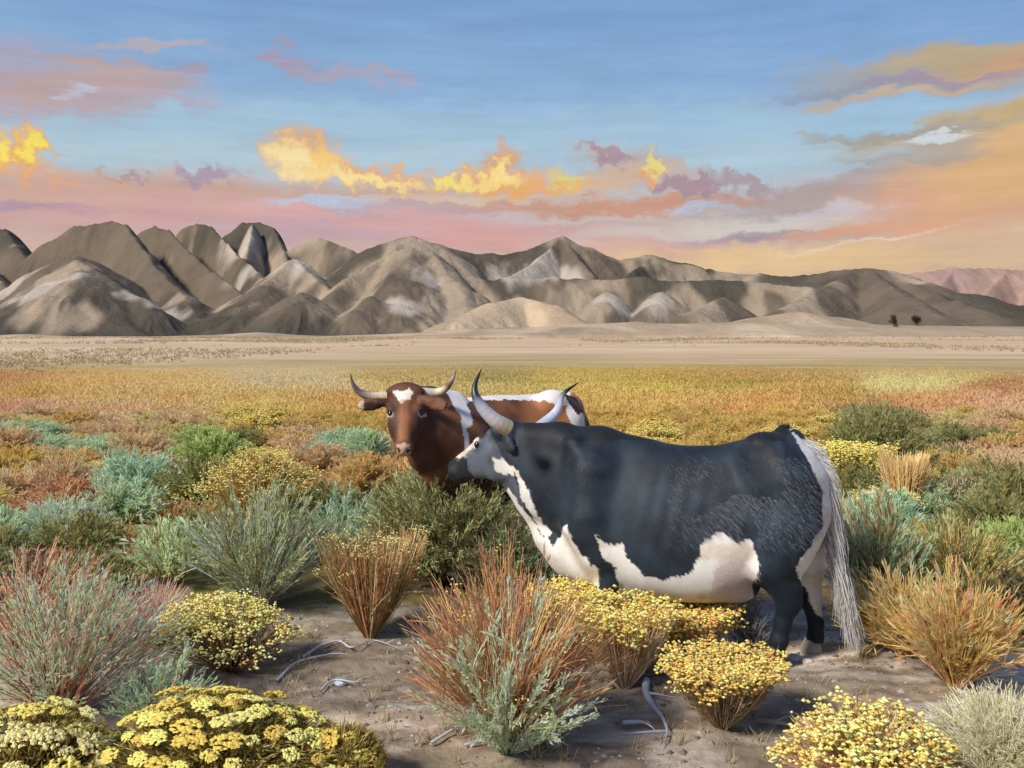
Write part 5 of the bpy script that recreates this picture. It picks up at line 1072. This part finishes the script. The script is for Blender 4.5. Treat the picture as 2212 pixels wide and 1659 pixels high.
# --- dark junipers on the slope at the right
def juniper(dx, dy, w_px, label, seed):
    rng = np.random.default_rng(seed); dg = bpy.context.evaluated_depsgraph_get(); d = Vector(((dx-HX)/F, 1, (HY-dy)/F)).normalized(); hit, loc, *_ = S.ray_cast(dg, Vector((0, 0, EYE)), d, distance=9000)
    if not hit: return
    s = loc.y/F; w = w_px*s; h = w*1.15; o = empty('juniper_tree', tuple(loc)); tag(o, label, 'tree', 'dark junipers on the slope')
    g = Geo(); strands(g, np.array([[0, 0, -h*.05]]), np.array([[w*.03, 0, h*.3]]), np.array([[0, 0, h*.75]]), w*.06, w*.02, 6, lin((84, 66, 52)), lin((84, 66, 52)))
    for i in range(5):
        a = rng.uniform(0, 6.28); z = h*rng.uniform(.2, .5); strands(g, np.array([[0, 0, z]]), np.array([[math.cos(a)*w*.15, math.sin(a)*w*.15, z+h*.1]]), np.array([[math.cos(a)*w*.35, math.sin(a)*w*.35, z+h*.25]]), w*.025, w*.008, 3, lin((84, 66, 52)), lin((84, 66, 52)))
    g.build('trunk', M_wood, o)
    n = 900; c = rng.normal(size=(9, 3))*np.array([.22, .22, .2])*w+[0, 0, h*.55]; P = c[rng.integers(0, 9, n)]+rng.normal(size=(n, 3))*w*.11; P = P[P[:, 2] > h*.05]
    g = Geo(); leaves(g, P, rng.normal(size=P.shape)+[0, 0, .8], w*.13, w*.06, pick([(66, 70, 58), (56, 62, 54), (80, 82, 66)], len(P), rng), rng); tag(g.build('crown', M_leaf, o), kind='stuff')
juniper(1932, 706, 20, 'left of the two dark junipers on the grey slope at the right', 1)
juniper(1980, 704, 22, 'right of the two dark junipers on the grey slope at the right', 2)

def sparse_scrub():
    """scattered low bushes over the pale plain, and dry grass on the bare soil"""
    rng = np.random.default_rng(31); n = 26000; r = 70*np.exp(rng.random(n)**.75*math.log(1400/70)); a = rng.uniform(-.56, .56, n); X = r*np.sin(a); Y = r*np.cos(a)
    k = fbm(X*.02+3, Y*.006, 4, 701)+.16*rng.random(n) > .71; X, Y, r = X[k], Y[k], r[k]; n = len(X); m = 5; X, Y, r = [np.repeat(v, m) for v in (X, Y, r)]; w = .12+r*.0011
    P = np.stack([X+rng.normal(size=n*m)*w, Y+rng.normal(size=n*m)*w, ground_z(X, Y)], 1); D = np.stack([rng.normal(size=n*m)*.5, rng.normal(size=n*m)*.5, rng.uniform(.3, 1, n*m)], 1)
    g = Geo(); leaves(g, P, D, w*rng.uniform(.9, 2., n*m), w*.6, pick([(184, 164, 120), (168, 150, 106), (196, 172, 124), (160, 150, 116)], n*m, rng), rng)
    tag(g.build('distant_scrub', M_leaf), 'thin low scrub dotted over the pale plain below the mountains', 'scrub', kind='stuff')
    n = 150; g = Geo(); px_ = rng.uniform(560, 2100, n); py_ = rng.uniform(1370, 1655, n); 
    for x, y in zip(px_, py_):
        o = np.array(on_ground(x, y)); q = rng.integers(6, 16); d = nrm(np.stack([rng.normal(size=q)*.5, rng.normal(size=q)*.5, np.ones(q)*.8], 1))*rng.uniform(.03, .10, (q, 1)); b = o+rng.normal(size=(q, 3))*[.015, .015, 0]
        strands(g, b, b+d*.55+[0, 0, .006], b+d, .0022, .0006, 2, pick([(190, 166, 120), (160, 130, 90), (200, 184, 150), (150, 150, 110)], q, rng), pick([(210, 190, 150), (170, 140, 100)], q, rng))
    tag(g.build('dry_grass', M_leaf), 'tiny dry grass tufts sprouting from the bare soil', 'grass', kind='stuff')
sparse_scrub()
